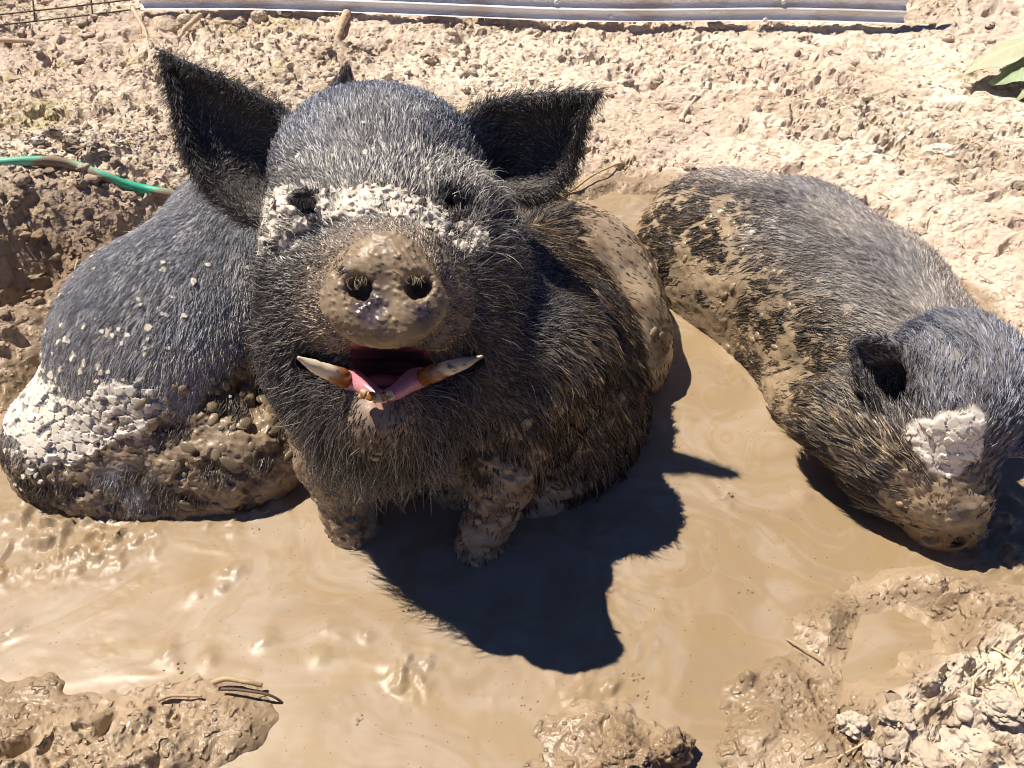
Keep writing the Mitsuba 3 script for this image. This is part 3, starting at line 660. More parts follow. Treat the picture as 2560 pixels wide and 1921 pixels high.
rock('stone', 1642, 210, .030, (1, .8, .85), (.46, .38, .29), 'single upright stone on the bare ground above the sleeping pig', 'stone', 7)
rock('clod', 2132, 1815, .024, (1, .9, .85), (.50, .43, .34), 'whitish dry clod standing on the wet shore in front', 'soil clod', 8, rough=.9, detail=4)
rock('clod', 2182, 1888, .016, (.8, 1.2, .8), (.48, .41, .32), 'smaller whitish clod just below the standing one', 'soil clod', 9, rough=.9)
rock('clod', 2450, 1862, .038, (1.5, 1.0, .6), (.52, .45, .36), 'big bleached slab of dry soil in the near right corner', 'soil clod', 10, rough=.7, detail=4)
rock('clod', 2330, 1905, .028, (1.2, 1, .55), (.46, .38, .29), 'pale flat clod left of the bleached slab', 'soil clod', 11, rough=.8, detail=4)
rock('clod', 2510, 1770, .026, (1.3, 1, .55), (.50, .43, .34), 'pale clod behind the bleached slab at the right edge', 'soil clod', 12, rough=.8, detail=4)
rock('clod', 2250, 1790, .020, (1.3, 1, .6), (.44, .36, .27), 'crumbly buff clod between the whitish clod and the bleached slab', 'soil clod', 13, rough=.9, detail=4)
rock('clod', 2360, 385, .050, (1.5, 1, .5), (.60, .53, .44), 'large white clod on the bank above the sleeping pig', 'soil clod', 14, rough=.7, detail=4)
rock('clod', 1800, 1692, .013, (1, .9, .8), (.22, .155, .095), 'dark wet lump at the tip of the muddy shore', 'mud lump', 15, wet=.9, rough=.9)
rock('clod', 1680, 1872, .026, (1, .9, 1.0), (.22, .155, .095), 'dark wet clump of mud standing in the foreground shallows', 'mud lump', 16, wet=.9, rough=1.0, detail=4)
rock('clod', 1582, 1900, .030, (1.1, .9, .8), (.22, .155, .095), 'wider wet clump of mud left of the standing one', 'mud lump', 17, wet=.9, rough=1.0, detail=4)
rock('clod', 1738, 1862, .013, (1.4, .8, .6), (.24, .17, .10), 'little wet lump of mud right of the standing clump', 'mud lump', 18, wet=.9, rough=.9)
def litter():
    """loose crumbs and bits of straw, too many to count"""
    g = np.random.default_rng(77)
    n = 60000
    y = 0.55 + 6.0 * g.random(n) ** 1.25; x = (g.random(n) * 2 - 1) * (0.4 + 0.72 * y)
    xy = np.stack([x, y], 1); d, i = gtree.query(xy, workers=-1)
    dens = (1 - gwet[i]) * (1 + 1.2 * (y < 1.15)) * (0.15 + 0.85 * sstep(.40, .60, fbm(np.c_[xy, x * 0], 1.6, 3, 91))) * (1 + 2.0 * (x < -.7) * (y < 2.6))
    ok = g.random(n) < dens * np.where(x < 0.0, .22, .08)
    xy, i = xy[ok], i[ok]; n = len(xy)
    r = (.0035 + .013 * g.random(n) ** 5) * (0.7 + .28 * xy[:, 1])
    ico = trimesh.creation.icosphere(0), trimesh.creation.icosphere(1)
    parts, cols = [[], []], [[], []]
    for k in range(n):
        b = int(r[k] > .016); m = ico[b]
        q = np.array(m.vertices); q = q * (.65 + .7 * g.random((len(q), 1))) * r[k] * np.array([1, 1, .6]) * g.uniform(.6, 1.4, 3)
        a = g.random() * 6.3; q = q @ np.array([[math.cos(a), math.sin(a), 0], [-math.sin(a), math.cos(a), 0], [0, 0, 1]])
        parts[b].append((q + [xy[k, 0], xy[k, 1], gh[i[k]] + r[k] * .3], m.faces)); cols[b].append(np.repeat((gcol[i[k]] * g.uniform(.75, 1.12))[None], len(q), 0))
    v, f = join(parts[0] + parts[1])
    add_smooth('soil_crumbs', v, f, 'dry_soil', color=np.clip(np.vstack(cols[0] + cols[1]), 0, .8), label='loose dry crumbs of soil scattered over the bare ground', category='soil', kind='stuff')
    bits = []
    while len(bits) < 420:
        p = g.integers(len(gxy)); 
        if gwet[p] > .4 or gxy[p, 1] > 6 or gxy[p, 1] < .5 or g.random() > .3 + .1 * gxy[p, 1]: continue
        a = g.random() * 6.3; l = g.uniform(.02, .07); d = np.array([math.cos(a), math.sin(a), g.normal() * .15]) * l / 2
        c = np.array([gxy[p, 0], gxy[p, 1], gh[p] + .006])
        bits.append(tube([c - d, c + [0, 0, .002], c + d], g.uniform(.0012, .0026), 5))
    v, f = join(bits)
    add_smooth('straw_bits', v, f, 'soil', color=np.repeat(np.array([[.56, .46, .30]]), len(v), 0), uv=np.zeros((len(v), 2)), label='short broken bits of straw strewn over the dry soil', category='straw', kind='stuff')
    bub = []
    for u, v_, s, n in ((1578, 1690, 14, 10), (2190, 1616, 22, 12), (1622, 1745, 16, 6), (640, 1330, 10, 4), (1820, 1240, 12, 5), (905, 1800, 10, 5), (1870, 1475, 14, 5), (1010, 1530, 8, 3), (1320, 1750, 12, 5), (430, 1665, 16, 6)):
        for k in range(n):
            p = on_z(u + g.normal() * s, v_ + g.normal() * s * .6); m = trimesh.creation.icosphere(1, g.uniform(.0012, .0032))
            bub.append((m.vertices + [p[0], p[1], float(pool_shape(p[None, :2])[0]) + .0004], m.faces))
    v, f = join(bub)
    add_smooth('mud_bubbles', v, f, 'wet_mud', label='small bubbles sitting on the liquid mud', category='bubbles', kind='stuff')
litter()

# ------------------------------------------------------------------ the standing boar
MUD = np.array([0.32, 0.245, 0.160]); DARKMUD = np.array([0.165, 0.115, 0.07]); BLACK = np.array([0.020, 0.018, 0.018]); WHITE = np.array([0.70, 0.64, 0.54])
def boar():
    F = Field()
    # trunk, sunk in the mud, and the haunch on its left
    F.add(ell((-0.13, 1.32, 0.24), (0.23, 0.22, 0.26)), .05)
    F.add(ell((-0.01, 1.42, 0.00), (0.325, 0.36, 0.43)), .08)
    F.add(ell((0.12, 1.74, -0.02), (0.30, 0.34, 0.35)), .08)
    F.add(cone((-0.18, 1.42, 0.46), (-0.10, 1.38, 0.22), 0.15, 0.20), .10)
    F.add(ell((0.275, 1.58, 0.05), (0.125, 0.16, 0.19)), .03)
    # neck and head
    F.add(cone(at(985, 600, 1.60), at(1010, 830, 1.62), 0.20, 0.24), .08)
    F.add(cell(at(950, 445, 1.50), (0.205, 0.170, 0.17)), .06)
    F.add(cell(at(955, 520, 1.38), (0.185, 0.075, 0.10)), .06)
    F.add(cell(at(795, 725, 1.41), (0.100, 0.19, 0.14)), .07)
    F.add(cell(at(1165, 740, 1.42), (0.105, 0.21, 0.14)), .07)
    F.add(cell(at(770, 890, 1.42), (0.070, 0.11, 0.12)), .06)
    F.add(cell(at(1185, 890, 1.44), (0.080, 0.12, 0.13)), .06)
    # muzzle
    F.add(cone(at(960, 715, 1.38), at(962, 735, 1.13), 0.165, 0.080), .035)
    F.add(cell(at(962, 748, 1.25), (0.142, 0.112, 0.080)), .016)
    # lower jaw and chin
    F.add(cone(at(955, 1045, 1.23), at(950, 1010, 1.45), 0.062, 0.15), .03)
    F.add(cell(at(835, 1005, 1.38), (0.075, 0.055, 0.09)), .05)
    F.add(cell(at(1085, 1010, 1.38), (0.080, 0.055, 0.09)), .05)
    F.add(cell(at(955, 1105, 1.37), (0.105, 0.070, 0.09)), .05)
    # mouth
    F.cut(cell(at(965, 912, 1.22), (0.070, 0.034, 0.16)), .012)
    F.cut(cone(at(885, 915, 1.22), at(958, 968, 1.16), 0.024, 0.014), .012)
    F.cut(cone(at(1060, 912, 1.22), at(962, 968, 1.16), 0.024, 0.014), .012)
    F.cut(cone(at(860, 918, 1.24), at(735, 892, 1.33), 0.025, 0.015), .015)
    F.cut(cone(at(1070, 918, 1.24), at(1215, 888, 1.34), 0.026, 0.017), .015)
    # snout disc with its rim
    F.add(cell(at(967, 704, 1.083), (0.058, 0.068, 0.027)), .014)
    F.add(cell(at(960, 752, 1.083), (0.0875, 0.055, 0.029)), .02)
    F.add(cell(at(966, 800, 1.086), (0.064, 0.037, 0.027)), .016)
    F.cut(cell(at(962, 722, 1.045), (0.060, 0.040, 0.014)), .016)
    for u, v in ((897, 716), (1043, 712)):
        F.cut(cell(at(u, v, 1.06), (0.0195, 0.0165, 0.055)), .008)
        F.cut(cell(at(u + (6 if u < 960 else -4), v + 16, 1.06), (0.011, 0.012, 0.04)), .008)
    # eye sockets and brows
    F.cut(cell(at(763, 512, 1.27), (0.021, 0.015, 0.026)), .010)
    F.add(cell(at(758, 487, 1.285), (0.022, 0.009, 0.016)), .012)
    F.cut(cell(at(1143, 500, 1.285), (0.022, 0.016, 0.03)), .014)
    # wrinkle between the brow and the muzzle
    arc = [at(u, v, t) for u, v, t in ((690, 640, 1.30), (760, 575, 1.27), (860, 542, 1.245), (960, 533, 1.235), (1060, 545, 1.245), (1150, 590, 1.275))]
    for a, b in zip(arc[:-1], arc[1:]): F.cut(cone(a, b, 0.010, 0.010), .03)
    # ears
    eA = sheet_points([at(745, 350, 1.47), at(690, 278, 1.46), at(630, 243, 1.45), at(520, 190, 1.43), at(408, 138, 1.42)],
                      [at(700, 520, 1.46), at(640, 550, 1.455), at(572, 518, 1.455), at(508, 452, 1.455), at(466, 368, 1.45), at(438, 262, 1.435), at(408, 138, 1.42)], 0.05)
    eB = sheet_points([at(1150, 330, 1.46), at(1195, 282, 1.44), at(1290, 256, 1.41), at(1390, 243, 1.38), at(1492, 236, 1.35)],
                      [at(1215, 500, 1.47), at(1275, 495, 1.46), at(1345, 495, 1.45), at(1405, 450, 1.435), at(1440, 372, 1.41), at(1455, 300, 1.375), at(1492, 236, 1.35)], 0.05)
    for e in (eA, eB): F.add(sheet_field(*e, 0.011, 0.006), .018)
    # forelegs
    F.add(cone((-0.36, 1.20, 0.32), (-0.35, 1.10, 0.15), .12, .07), .06)
    F.add(cone((-0.345, 1.085, 0.15), (-0.312, 1.018, -0.05), .062, .046), .03)
    F.add(cone((0.06, 1.17, 0.32), (-0.01, 1.06, 0.165), .13, .07), .06)
    F.add(cone((-0.015, 1.05, 0.16), (-0.085, 0.965, -0.06), .060, .040), .03)
    B = Body(F, (-0.80, 0.72, -0.07), (0.58, 2.08, 0.92), 0.0049)
    B.refine(lambda V: seg_dist(V, [at(u, v, t) for u, v, t in ((672, 610, 1.33), (730, 540, 1.29), (800, 520, 1.28), (900, 505, 1.27), (1000, 510, 1.265), (1080, 530, 1.27), (1170, 590, 1.29))]) < .05, 1)
    B.refine(lambda V: near(V, at(962, 740, 1.075), 0.092, 0.098) * ((V - at(962, 740, 1.075)) @ FWD < 0.03), 1)
    V, N = B.V, B.N
    sn = at(962, 735, 1.06)
    # --- where things are
    dS = np.linalg.norm((V - sn) @ CAMR.T * [1, 1.12, 0.9], axis=1)
    dd = np.minimum.reduce([cell(at(967, 704, 1.083), (0.058, 0.068, 0.027))(V), cell(at(960, 752, 1.083), (0.0875, 0.055, 0.029))(V), cell(at(966, 800, 1.086), (0.064, 0.037, 0.027))(V)])
    disc = sstep(.009, .004, dd + .004 * (fbm(V, 60, 2, 37) - .5)) * ((V - at(962, 740, 1.075)) @ FWD < 0.024)
    headness = sstep(0.40, 0.30, np.linalg.norm((V - at(960, 640, 1.38)), axis=1))
    cav = np.minimum(cell(at(965, 912, 1.22), (0.070, 0.035, 0.17))(V), np.minimum(cone(at(885, 915, 1.22), at(958, 968, 1.16), .028, .014)(V), cone(at(1060, 912, 1.22), at(962, 968, 1.16), .028, .014)(V)))
    inmouth = sstep(0.006, 0.0, cav) * ((V - at(965, 900, 1.12)) @ FWD > 0)
    earw = [sstep(0.014, 0.006, np.abs(sheet_field(*e, 0.011, 0.006)(V))) * (np.linalg.norm(V - b, axis=1) > r) for e, b, r in ((eA, at(735, 430, 1.47), 0.075), (eB, at(1180, 400, 1.46), 0.075))]
    ears = np.maximum(*earw)
    muzzle = sstep(0.225, 0.17, dS) * (1 - disc)
    leg = sstep(0.34, 0.25, V[:, 2]) * np.maximum(near(V, (-0.35, 1.06, 0.11), 0.16, 0.22), near(V, (-0.05, 1.02, 0.09), 0.14, 0.19)) * ((V - at(950, 1100, 1.36)) @ FWD > 0.0)
    trunk = (1 - headness) * (1 - ears)
    nz = fbm(V, 22, 4, 1); nf = fbm(V, 70, 3, 2); nc = fbm(V, 9, 3, 3)
    haunch = sstep(1.41, 1.54, V[:, 1] + .35 * (V[:, 0] - .25) + .10 * (nz - .5)) * sstep(.05, .16, V[:, 0]) * sstep(.38, .30, V[:, 2])
    haunch = np.maximum(haunch, near(V, (.36, 1.55, .10), .14, .20, .05, 16, 4))
    bodymud = np.clip(trunk * sstep(0.34, 0.58, nz * 0.6 + nc * 0.5) * sstep(0.58, 0.40, V[:, 2]) + trunk * sstep(0.12, 0.02, V[:, 2] + 0.06 * (nz - .5)), 0, 1)
    ring = sstep(.135, .098, dS) * (1 - disc) * sstep(.3, .5, nz + .15) * (1 - inmouth)
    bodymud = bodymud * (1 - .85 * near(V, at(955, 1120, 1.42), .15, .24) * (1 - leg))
    mud = np.clip(np.maximum.reduce([disc, ring * .8, leg * sstep(0.25, 0.4, nz), haunch, bodymud]), 0, 1)
    chin = near(V, at(950, 1030, 1.17), 0.05, 0.13, 0.02, 30, 5)
    band = seg_dist(V, [at(u, v, t) for u, v, t in ((672, 610, 1.33), (730, 540, 1.29), (800, 520, 1.28), (900, 505, 1.27), (1000, 510, 1.265), (1080, 530, 1.27), (1170, 590, 1.29))])
    white = sstep(0.034, 0.012, band + 0.05 * (fbm(V, 26, 3, 6) - 0.5) + 0.03 * (nf - .5)) * (1 - muzzle * 0.8)
    white = np.maximum(white, near(V, at(700, 560, 1.31), 0.035, 0.075, 0.03, 30, 7)) * (0.25 + .75 * sstep(.36, .52, fbm(V, 48, 3, 78)))
    eyes = np.maximum(near(V, at(763, 512, 1.275), .017, .026, .008, 60, 17), near(V, at(1143, 500, 1.285), .026, .045, .012, 40, 18))
    white *= 1 - eyes
    lowband = seg_dist(V, [at(u, v, t) for u, v, t in ((820, 572, 1.25), (900, 552, 1.24), (1000, 545, 1.235), (1080, 560, 1.245))])
    slip = sstep(0.022, 0.010, lowband + 0.02 * (nz - .5))
    # --- relief of the mud
    disp = mud * (0.012 * (nz - 0.4) + 0.006 * (nf - 0.5)) * (1 - disc * 0.6) * (1 - .5 * haunch)
    disp += leg * (0.006 * (nz - .4) + 0.007 * (nf - .5) + .005 * (fbm(V, 120, 2, 19) - .5)) + disc * (0.0013 * sstep(0.55, 0.75, fbm(V, 190, 2, 8)) + 0.0012 * sstep(.5, .7, fbm(V, 95, 2, 7)) + 0.004 * (fbm(V, 40, 3, 9) - .5))
    disp += white * (0.005 * sstep(0.45, 0.55, fbm(V, 75, 2, 10)) - 0.001)
    disp += inmouth * 0.003 * np.sin((V @ UPV) * 420 + 4 * nz)
    disp += (1 - mud) * headness * 0.004 * (fbm(V, 28, 3, 11) - .5)
    up_ = sstep(-.02, .05, (V - sn) @ UPV)
    disp += muzzle * (.35 + .65 * up_) * 0.0026 * np.sin(dS * 230 + 16 * nz) * sstep(.11, .14, dS) * sstep(.35, .6, fbm(V, 17, 3, 79))
    wr = near(V, at(1045, 655, 1.06), 0.012, 0.05) * disc
    disp += wr * 0.0012 * np.sin(((V - sn) @ (RIGHT * 0.8 + UPV * 0.5)) * 900)
    cut, rnd = crackle(V, white, .0125, 54)
    disp += np.clip(white * 1.6, 0, 1) * (.0012 + .0020 * rnd) * (1 - .7 * cut)
    # --- colours
    mudc = lerp(MUD * 1.0, DARKMUD, sstep(0.42, 0.66, fbm(V, 30, 3, 12)))
    fore0 = near(V, at(950, 330, 1.45), 0.12, 0.24)
    c = np.repeat(BLACK[None], len(V), 0)
    c = lerp(c, np.array([.085, .092, .115]), fore0)
    c = lerp(c, np.array([.030, .028, .028]), ears * 0.8)
    c = lerp(c, np.array([.07, .055, .045]), sstep(.34, .22, dS) * (1 - fore0)); c = lerp(c, np.array([.17, .13, .10]), np.clip(muzzle * 0.95, 0, 1))
    c = lerp(c, np.array([.21, .155, .115]), chin)
    c = lerp(c, mudc, mud)
    c = lerp(c, lerp(np.array([.245, .182, .115]), np.array([.155, .115, .08]), sstep(.42, .62, fbm(V, 34, 3, 77))), disc * 0.95)
    purple = np.maximum(near(V, at(925, 775, 1.06), 0.012, 0.034, 0.012, 60, 13), near(V, at(1058, 795, 1.06), 0.010, 0.030, 0.012, 60, 14)) * disc
    c = lerp(c, np.array([.055, .042, .058]), purple * 0.92)
    c = lerp(c, WHITE * (.85 + .25 * rnd[:, None]), np.clip(white * 1.3, 0, 1) * .95 * (1 - .45 * cut) * (rnd > .08))
    c = lerp(c, np.array([.30, .225, .16]), slip * 0.9)
    c = lerp(c, np.array([.24, .085, .09]), inmouth)
    lip = near(V, at(940, 1006, 1.155), 0.016, 0.032)
    c = lerp(c, np.array([.36, .23, .18]), lip * (1 - inmouth))
    nos = np.maximum(*[sstep(0.004, -0.002, cell(at(u, v, 1.06), (0.0165, 0.0150, 0.055))(V)) for u, v in ((897, 716), (1043, 712))])
    scab = near(V, at(1232, 735, 1.31), 0.012, 0.024, 0.01, 60, 15)
    c = lerp(c, np.array([.14, .055, .03]), scab * .9)
    wet = np.clip(np.maximum(mud * 0.9, np.maximum(inmouth, lip)), 0, 1) * (1 - white) * (1 - 0.5 * disc) + 0.5 * purple
    add_skin('pig', B, c, wet, 'big black tusked boar standing in the mud between two others, mouth open', 'pig',
             regions=[('ear', earw[0] * (V[:, 0] < -0.2)), ('ear_001', earw[1] * (V[:, 0] > -0.2)), ('snout', disc), ('leg', leg * (V[:, 0] < -0.2) * (V[:, 2] < 0.22)), ('leg_001', leg * (V[:, 0] > -0.2) * (V[:, 2] < 0.22))],
             displace=disp)
    labels['pig__snout'] = {'label': 'muddy round snout with two dark nostrils'}
    # --- fur
    def flow(P, Nn):
        out = P - (sn + 0.10 * FWD)
        o = unit(out)
        hd = sstep(0.42, 0.28, np.linalg.norm(P - at(960, 640, 1.38), axis=1))[:, None]
        fore = near(P, at(950, 330, 1.45), 0.12, 0.24)[:, None]
        o = o + fore * np.array([0, 0.4, 0.3]) + 0.8 * unit(P - at(955, 560, 1.35)) * fore
        for e, base in ((eA, at(735, 430, 1.47)), (eB, at(1180, 400, 1.46))):
            w = near(P, e[0][-1, 0], 0.20, 0.26)[:, None]
            o = o * (1 - w) + unit(P - base) * 1.2 * w
        back = np.array([0.25, 0.7, -0.9])
        side = np.stack([0.40 * np.tanh((P[:, 0] + .06) / .12), np.full(len(P), 0.05), np.full(len(P), -1.0)], 1)
        return o * hd + unit(side) * (1 - hd)
    L = np.full(len(V), 0.021)
    L = L + 0.052 * trunk
    fore = near(V, at(950, 330, 1.45), 0.14, 0.24)
    L = lerp(L, 0.020, fore)
    L = lerp(L, 0.010, muzzle)
    beard = near(V, at(960, 1130, 1.36), 0.12, 0.22)
    L = lerp(L, 0.006, ring); L = lerp(L, 0.024, beard); L = lerp(L, 0.012, near(V, at(945, 1030, 1.19), 0.045, 0.085))
    L = lerp(L, 0.010, ears)
    L = lerp(L, 0.012, sstep(0.4, 0.8, white)); L = lerp(L, 0.022, leg)
    L = np.where((disc > 0.5) | (inmouth > 0.3) | (nos > .3), 0, L)
    L = np.where((haunch > 0.55), 0.015, L); L = np.where(near(V, at(763, 514, 1.275), .014, .018) > .5, 0, L)
    shoulder = near(V, (-.37, 1.17, .34), .13, .22) * (1 - headness)
    L = lerp(L, .020, shoulder)
    W = np.ones(len(V)) * (1 - .5 * shoulder) * (0.35 + 0.65 * sstep(-0.45, 0.1, (N * TOCAM(V)).sum(1)))
    W *= np.where(V[:, 2] < -0.015, 0, 1) * (1 - 0.40 * sstep(.4, .9, white)) * (1 - 0.92 * haunch) * (1 - 0.72 * leg) * np.where((disc > .5) | (inmouth > .3), 0, 1)
    W *= 1 - 0.8 * sstep(0.35, 0.7, slip); W *= 1 - .9 * near(V, at(942, 1012, 1.165), .020, .036)
    W *= 1 - .8 * near(V, (-.345, 1.06, .12), .10, .17) * (1 - headness)
    hc = np.repeat(np.array([.11, .105, .105])[None], len(V), 0)
    hc = lerp(hc, np.array([.26, .285, .35]), fore)
    hc = lerp(hc, np.array([.17, .145, .125]), sstep(.34, .22, dS) * (1 - fore)); hc = lerp(hc, np.array([.31, .255, .20]), muzzle); hc = lerp(hc, MUD * .9, ring)
    dust = near(V, at(950, 480, 1.32), 0.10, 0.26, 0.06, 14, 16)
    hc = lerp(hc, np.array([.55, .53, .50]), dust * 0.85)
    hc = lerp(hc, WHITE * 0.9, white * 0.85)
    muddy = np.clip(bodymud * 1.1 + 0.8 * leg + haunch, 0, 1)
    hc = lerp(hc, lerp(MUD * .85, DARKMUD * .45, sstep(.30, .58, nf * .5 + nz * .5)), muddy * 0.9)
    hc = lerp(hc, np.array([.17, .155, .14]), ears); hc = lerp(hc, np.array([.03, .03, .03]), eyes)
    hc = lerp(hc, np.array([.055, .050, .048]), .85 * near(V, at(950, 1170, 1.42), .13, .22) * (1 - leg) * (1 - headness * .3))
    wt = np.clip(muddy, 0, 1)
    m_head = np.clip(headness + ears, 0, 1)
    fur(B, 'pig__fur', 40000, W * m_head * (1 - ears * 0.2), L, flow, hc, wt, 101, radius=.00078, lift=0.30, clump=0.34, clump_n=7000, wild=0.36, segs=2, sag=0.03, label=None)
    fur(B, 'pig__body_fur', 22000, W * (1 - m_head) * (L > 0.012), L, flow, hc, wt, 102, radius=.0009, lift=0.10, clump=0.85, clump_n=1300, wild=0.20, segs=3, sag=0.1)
    # long single bristles: beard, whiskers, brow
    LW = 0.034 + 0.016 * beard
    WW = (beard * 1.0 + 0.6 * near(V, at(1180, 560, 1.36), 0.06, 0.14) + 0.35 * near(V, at(1200, 760, 1.34), 0.1, 0.18) + 0.25 * near(V, at(700, 780, 1.34), 0.1, 0.18)) * np.where((disc > .5) | (inmouth > .3), 0, 1) * ((N * TOCAM(V)).sum(1) > -0.3)
    hw = lerp(np.array([.17, .155, .14]), np.array([.55, .53, .48]), near(V, at(1180, 500, 1.34), 0.08, 0.16))
    fur(B, 'pig__bristles', 2200, WW, LW, flow, hw, W * 0, 103, radius=.00062, lift=0.8, clump=0.0, wild=0.5, segs=4, sag=0.25, hug=False)
    # fringe along the ears' edges and a few hairs in the nostrils
    edge = np.maximum(*[sstep(0.018, 0.008, np.minimum(np.abs(seg_dist(V, list(e[0][:, 0]))), seg_dist(V, list(e[0][:, -1])))) * w for e, w in ((eA, earw[0]), (eB, earw[1]))])
    fur(B, 'pig__ear_fringe', 4200, edge + 1e-9, np.full(len(V), 0.022), flow, np.repeat(np.array([.05, .046, .044])[None], len(V), 0), W * 0, 104, radius=.00045, lift=0.8, clump=0.05, wild=0.5, segs=3, hug=False)
    hairs = []
    g = np.random.default_rng(5)
    for cu, cv in ((897, 716), (1043, 712)):
        for k in range(13):
            p0 = at(cu + g.uniform(-26, 26), cv - 22 + g.uniform(-3, 6), 1.048)
            p2 = p0 + RIGHT * g.normal() * .005 - UPV * g.uniform(.006, .016) - FWD * g.uniform(0.002, .008)
            hairs.append(tube(curve([p0, (p0 + p2) / 2 + RIGHT * g.normal() * .003 - FWD * .002, p2], 6), 0.00032, 4))
    for part in (hairs[:13], hairs[13:]):
        v, f = join(part)
        add('pig__snout__nostril_hair', v, f, 'hair_bristle', color=np.repeat(np.array([[.30, .25, .18]]), len(v), 0), uv=np.zeros((len(v), 2)))
    chips(B, 'pig__dried_mud', white * (white > .3) + 0.008 * dust * headness, 200, 0.0058, WHITE, 111, thick=.10, spacing=.55, label='flakes of dried white mud across the brow')
    blobs(B, 'pig__mud_clots', np.clip(bodymud * sstep(.5, .6, nz) + leg, 0, 1) * (V[:, 2] > 0) * (headness < .5), 260, 0.011, MUD * 0.9, 112, flat=(.25, .45))
    # eye
    for k, (u, v_, t, r) in enumerate(((764, 512, 1.298, .0125), (1143, 502, 1.312, .013))):
        m = trimesh.creation.icosphere(3, r)
        add_smooth('pig__eye', m.vertices + at(u, v_, t), m.faces, 'eyeball')
    lash = []
    for k in range(34):
        p0 = at(740 + 48 * k / 33, 498 + g.uniform(-3, 3), 1.272)
        p2 = p0 - UPV * g.uniform(.010, .020) - FWD * g.uniform(.004, .012) + RIGHT * g.normal() * .003
        lash.append(tube(curve([p0, (p0 + p2) / 2 - FWD * .003, p2], 5), [0.0007, .0007, .0006, .0005, .0003], 4))
    v, f = join(lash); add('pig__lashes', v, f, 'hair_bristle', color=np.repeat(np.array([[.03, .026, .026]]), len(v), 0), uv=np.zeros((len(v), 2)))
    # tusks, gums, teeth
    def tusk(p, rad, seed):
        n = 26; c = curve(p, n); r = np.interp(np.linspace(0, 1, n), np.linspace(0, 1, len(rad)), rad)
        v, f = tube(c, r, 16)
        return v + vnormals(v, f) * (0.0036 * (fbm(v * [1, 1, 1.6], 75, 4, seed) - .5))[:, None], f
    for k, (p, rad, mo) in enumerate((([at(868, 950, 1.215), at(835, 936, 1.18), at(790, 918, 1.155), at(744, 894, 1.135)], [.0135, .0148, .0120, .0092, .0022], 1.0),
                                      ([at(1055, 945, 1.22), at(1095, 930, 1.19), at(1150, 912, 1.175), at(1207, 891, 1.16)], [.0128, .0140, .0118, .0090, .0022], 0.0))):
        v, f = tusk(p, rad, 20 + k)
        s = np.linalg.norm(v - np.asarray(p[0]), axis=1) / np.linalg.norm(np.asarray(p[-1]) - np.asarray(p[0]))
        st = fbm(v, 60, 3, 25 + k)
        c = lerp(np.array([.66, .57, .42]), np.array([.27, .10, .02]), np.clip(sstep(.58, .34, s + .35 * (st - .5)) + 0.7 * sstep(.5, .62, fbm(v * np.array([1, 1, 1]), 45, 3, 29)) * sstep(0.0, -0.004, (v - np.asarray(p[1])) @ UPV + .02 * (s - .4)), 0, 1))
        if k: c = lerp(c, np.array([.10, .085, .07]), np.clip(sstep(.5, 1.0, s) * .7 + .9 * sstep(.56, .62, fbm(v, 130, 2, 30)), 0, 1))
        add_smooth('pig__tusk', v, f, 'enamel', color=c, label=('tusk on the left of the open mouth, lit and orange stained', 'darker cracked tusk on the right of the open mouth')[k])
    for p in ([at(855, 948, 1.245), at(890, 955, 1.215), at(925, 978, 1.19), at(950, 992, 1.18)], [at(1062, 942, 1.245), at(1030, 952, 1.215), at(998, 975, 1.19), at(968, 992, 1.18)]):
        v, f = tube(curve(p, 20), np.interp(np.linspace(0, 1, 20), [0, .3, 1], [.015, .0175, .011]), 14)
        v = v + vnormals(v, f) * (0.002 * (fbm(v, 70, 2, 31) - .5))[:, None]
        add_smooth('pig__gum', v, f, 'gum_flesh', color=lerp(np.array([.56, .22, .24]), np.array([.36, .17, .23]), fbm(v, 60, 2, 32)))
    for k, (u, v_) in enumerate(((908, 990), (926, 995), (942, 1000), (958, 1001), (976, 993))):
        m = trimesh.creation.box((.0105, .014, .014)); m = m.subdivide().subdivide()
        q = m.vertices; q = q * (1 - 0.22 * (np.linalg.norm(q / [.00525, .007, .007], axis=1)[:, None] - 1))
        q = q + 0.002 * (fbm(q + k, 150, 2, 33)[:, None] - .5)
        a = (k - 2) * 0.22
        q = (q @ np.array([[math.cos(a), math.sin(a), 0], [-math.sin(a), math.cos(a), 0], [0, 0, 1]])) @ CAMR + at(u, v_ - 4, 1.150)
        add_smooth('pig__tooth', q, m.faces, 'enamel', color=lerp(np.array([.62, .50, .30]), np.array([.30, .12, .03]), sstep(.45, .6, fbm(q, 140, 2, 34))))
    m = trimesh.creation.icosphere(4); q = m.vertices * [.040, .016, .07]; q = q + 0.003 * (fbm(q, 60, 3, 36)[:, None] - .5)
    add_smooth('pig__tongue', q @ CAMR + at(962, 962, 1.265), m.faces, 'gum_flesh', color=lerp(np.array([.34, .13, .16]), np.array([.20, .08, .10]), fbm(q, 50, 2, 35)))
    return B
scene['eyeball'] = {'type': 'twosided', 'm': {'type': 'principled', 'base_color': {'type': 'rgb', 'value': [.012, .008, .006]}, 'roughness': 0.08, 'specular': 0.6}}
scene['enamel'] = {'type': 'twosided', 'm': {'type': 'principled', 'base_color': VC, 'roughness': 0.25, 'specular': 0.5}}
scene['gum_flesh'] = {'type': 'twosided', 'm': {'type': 'principled', 'base_color': VC, 'roughness': 0.2, 'specular': 0.55}}
BOAR = boar()

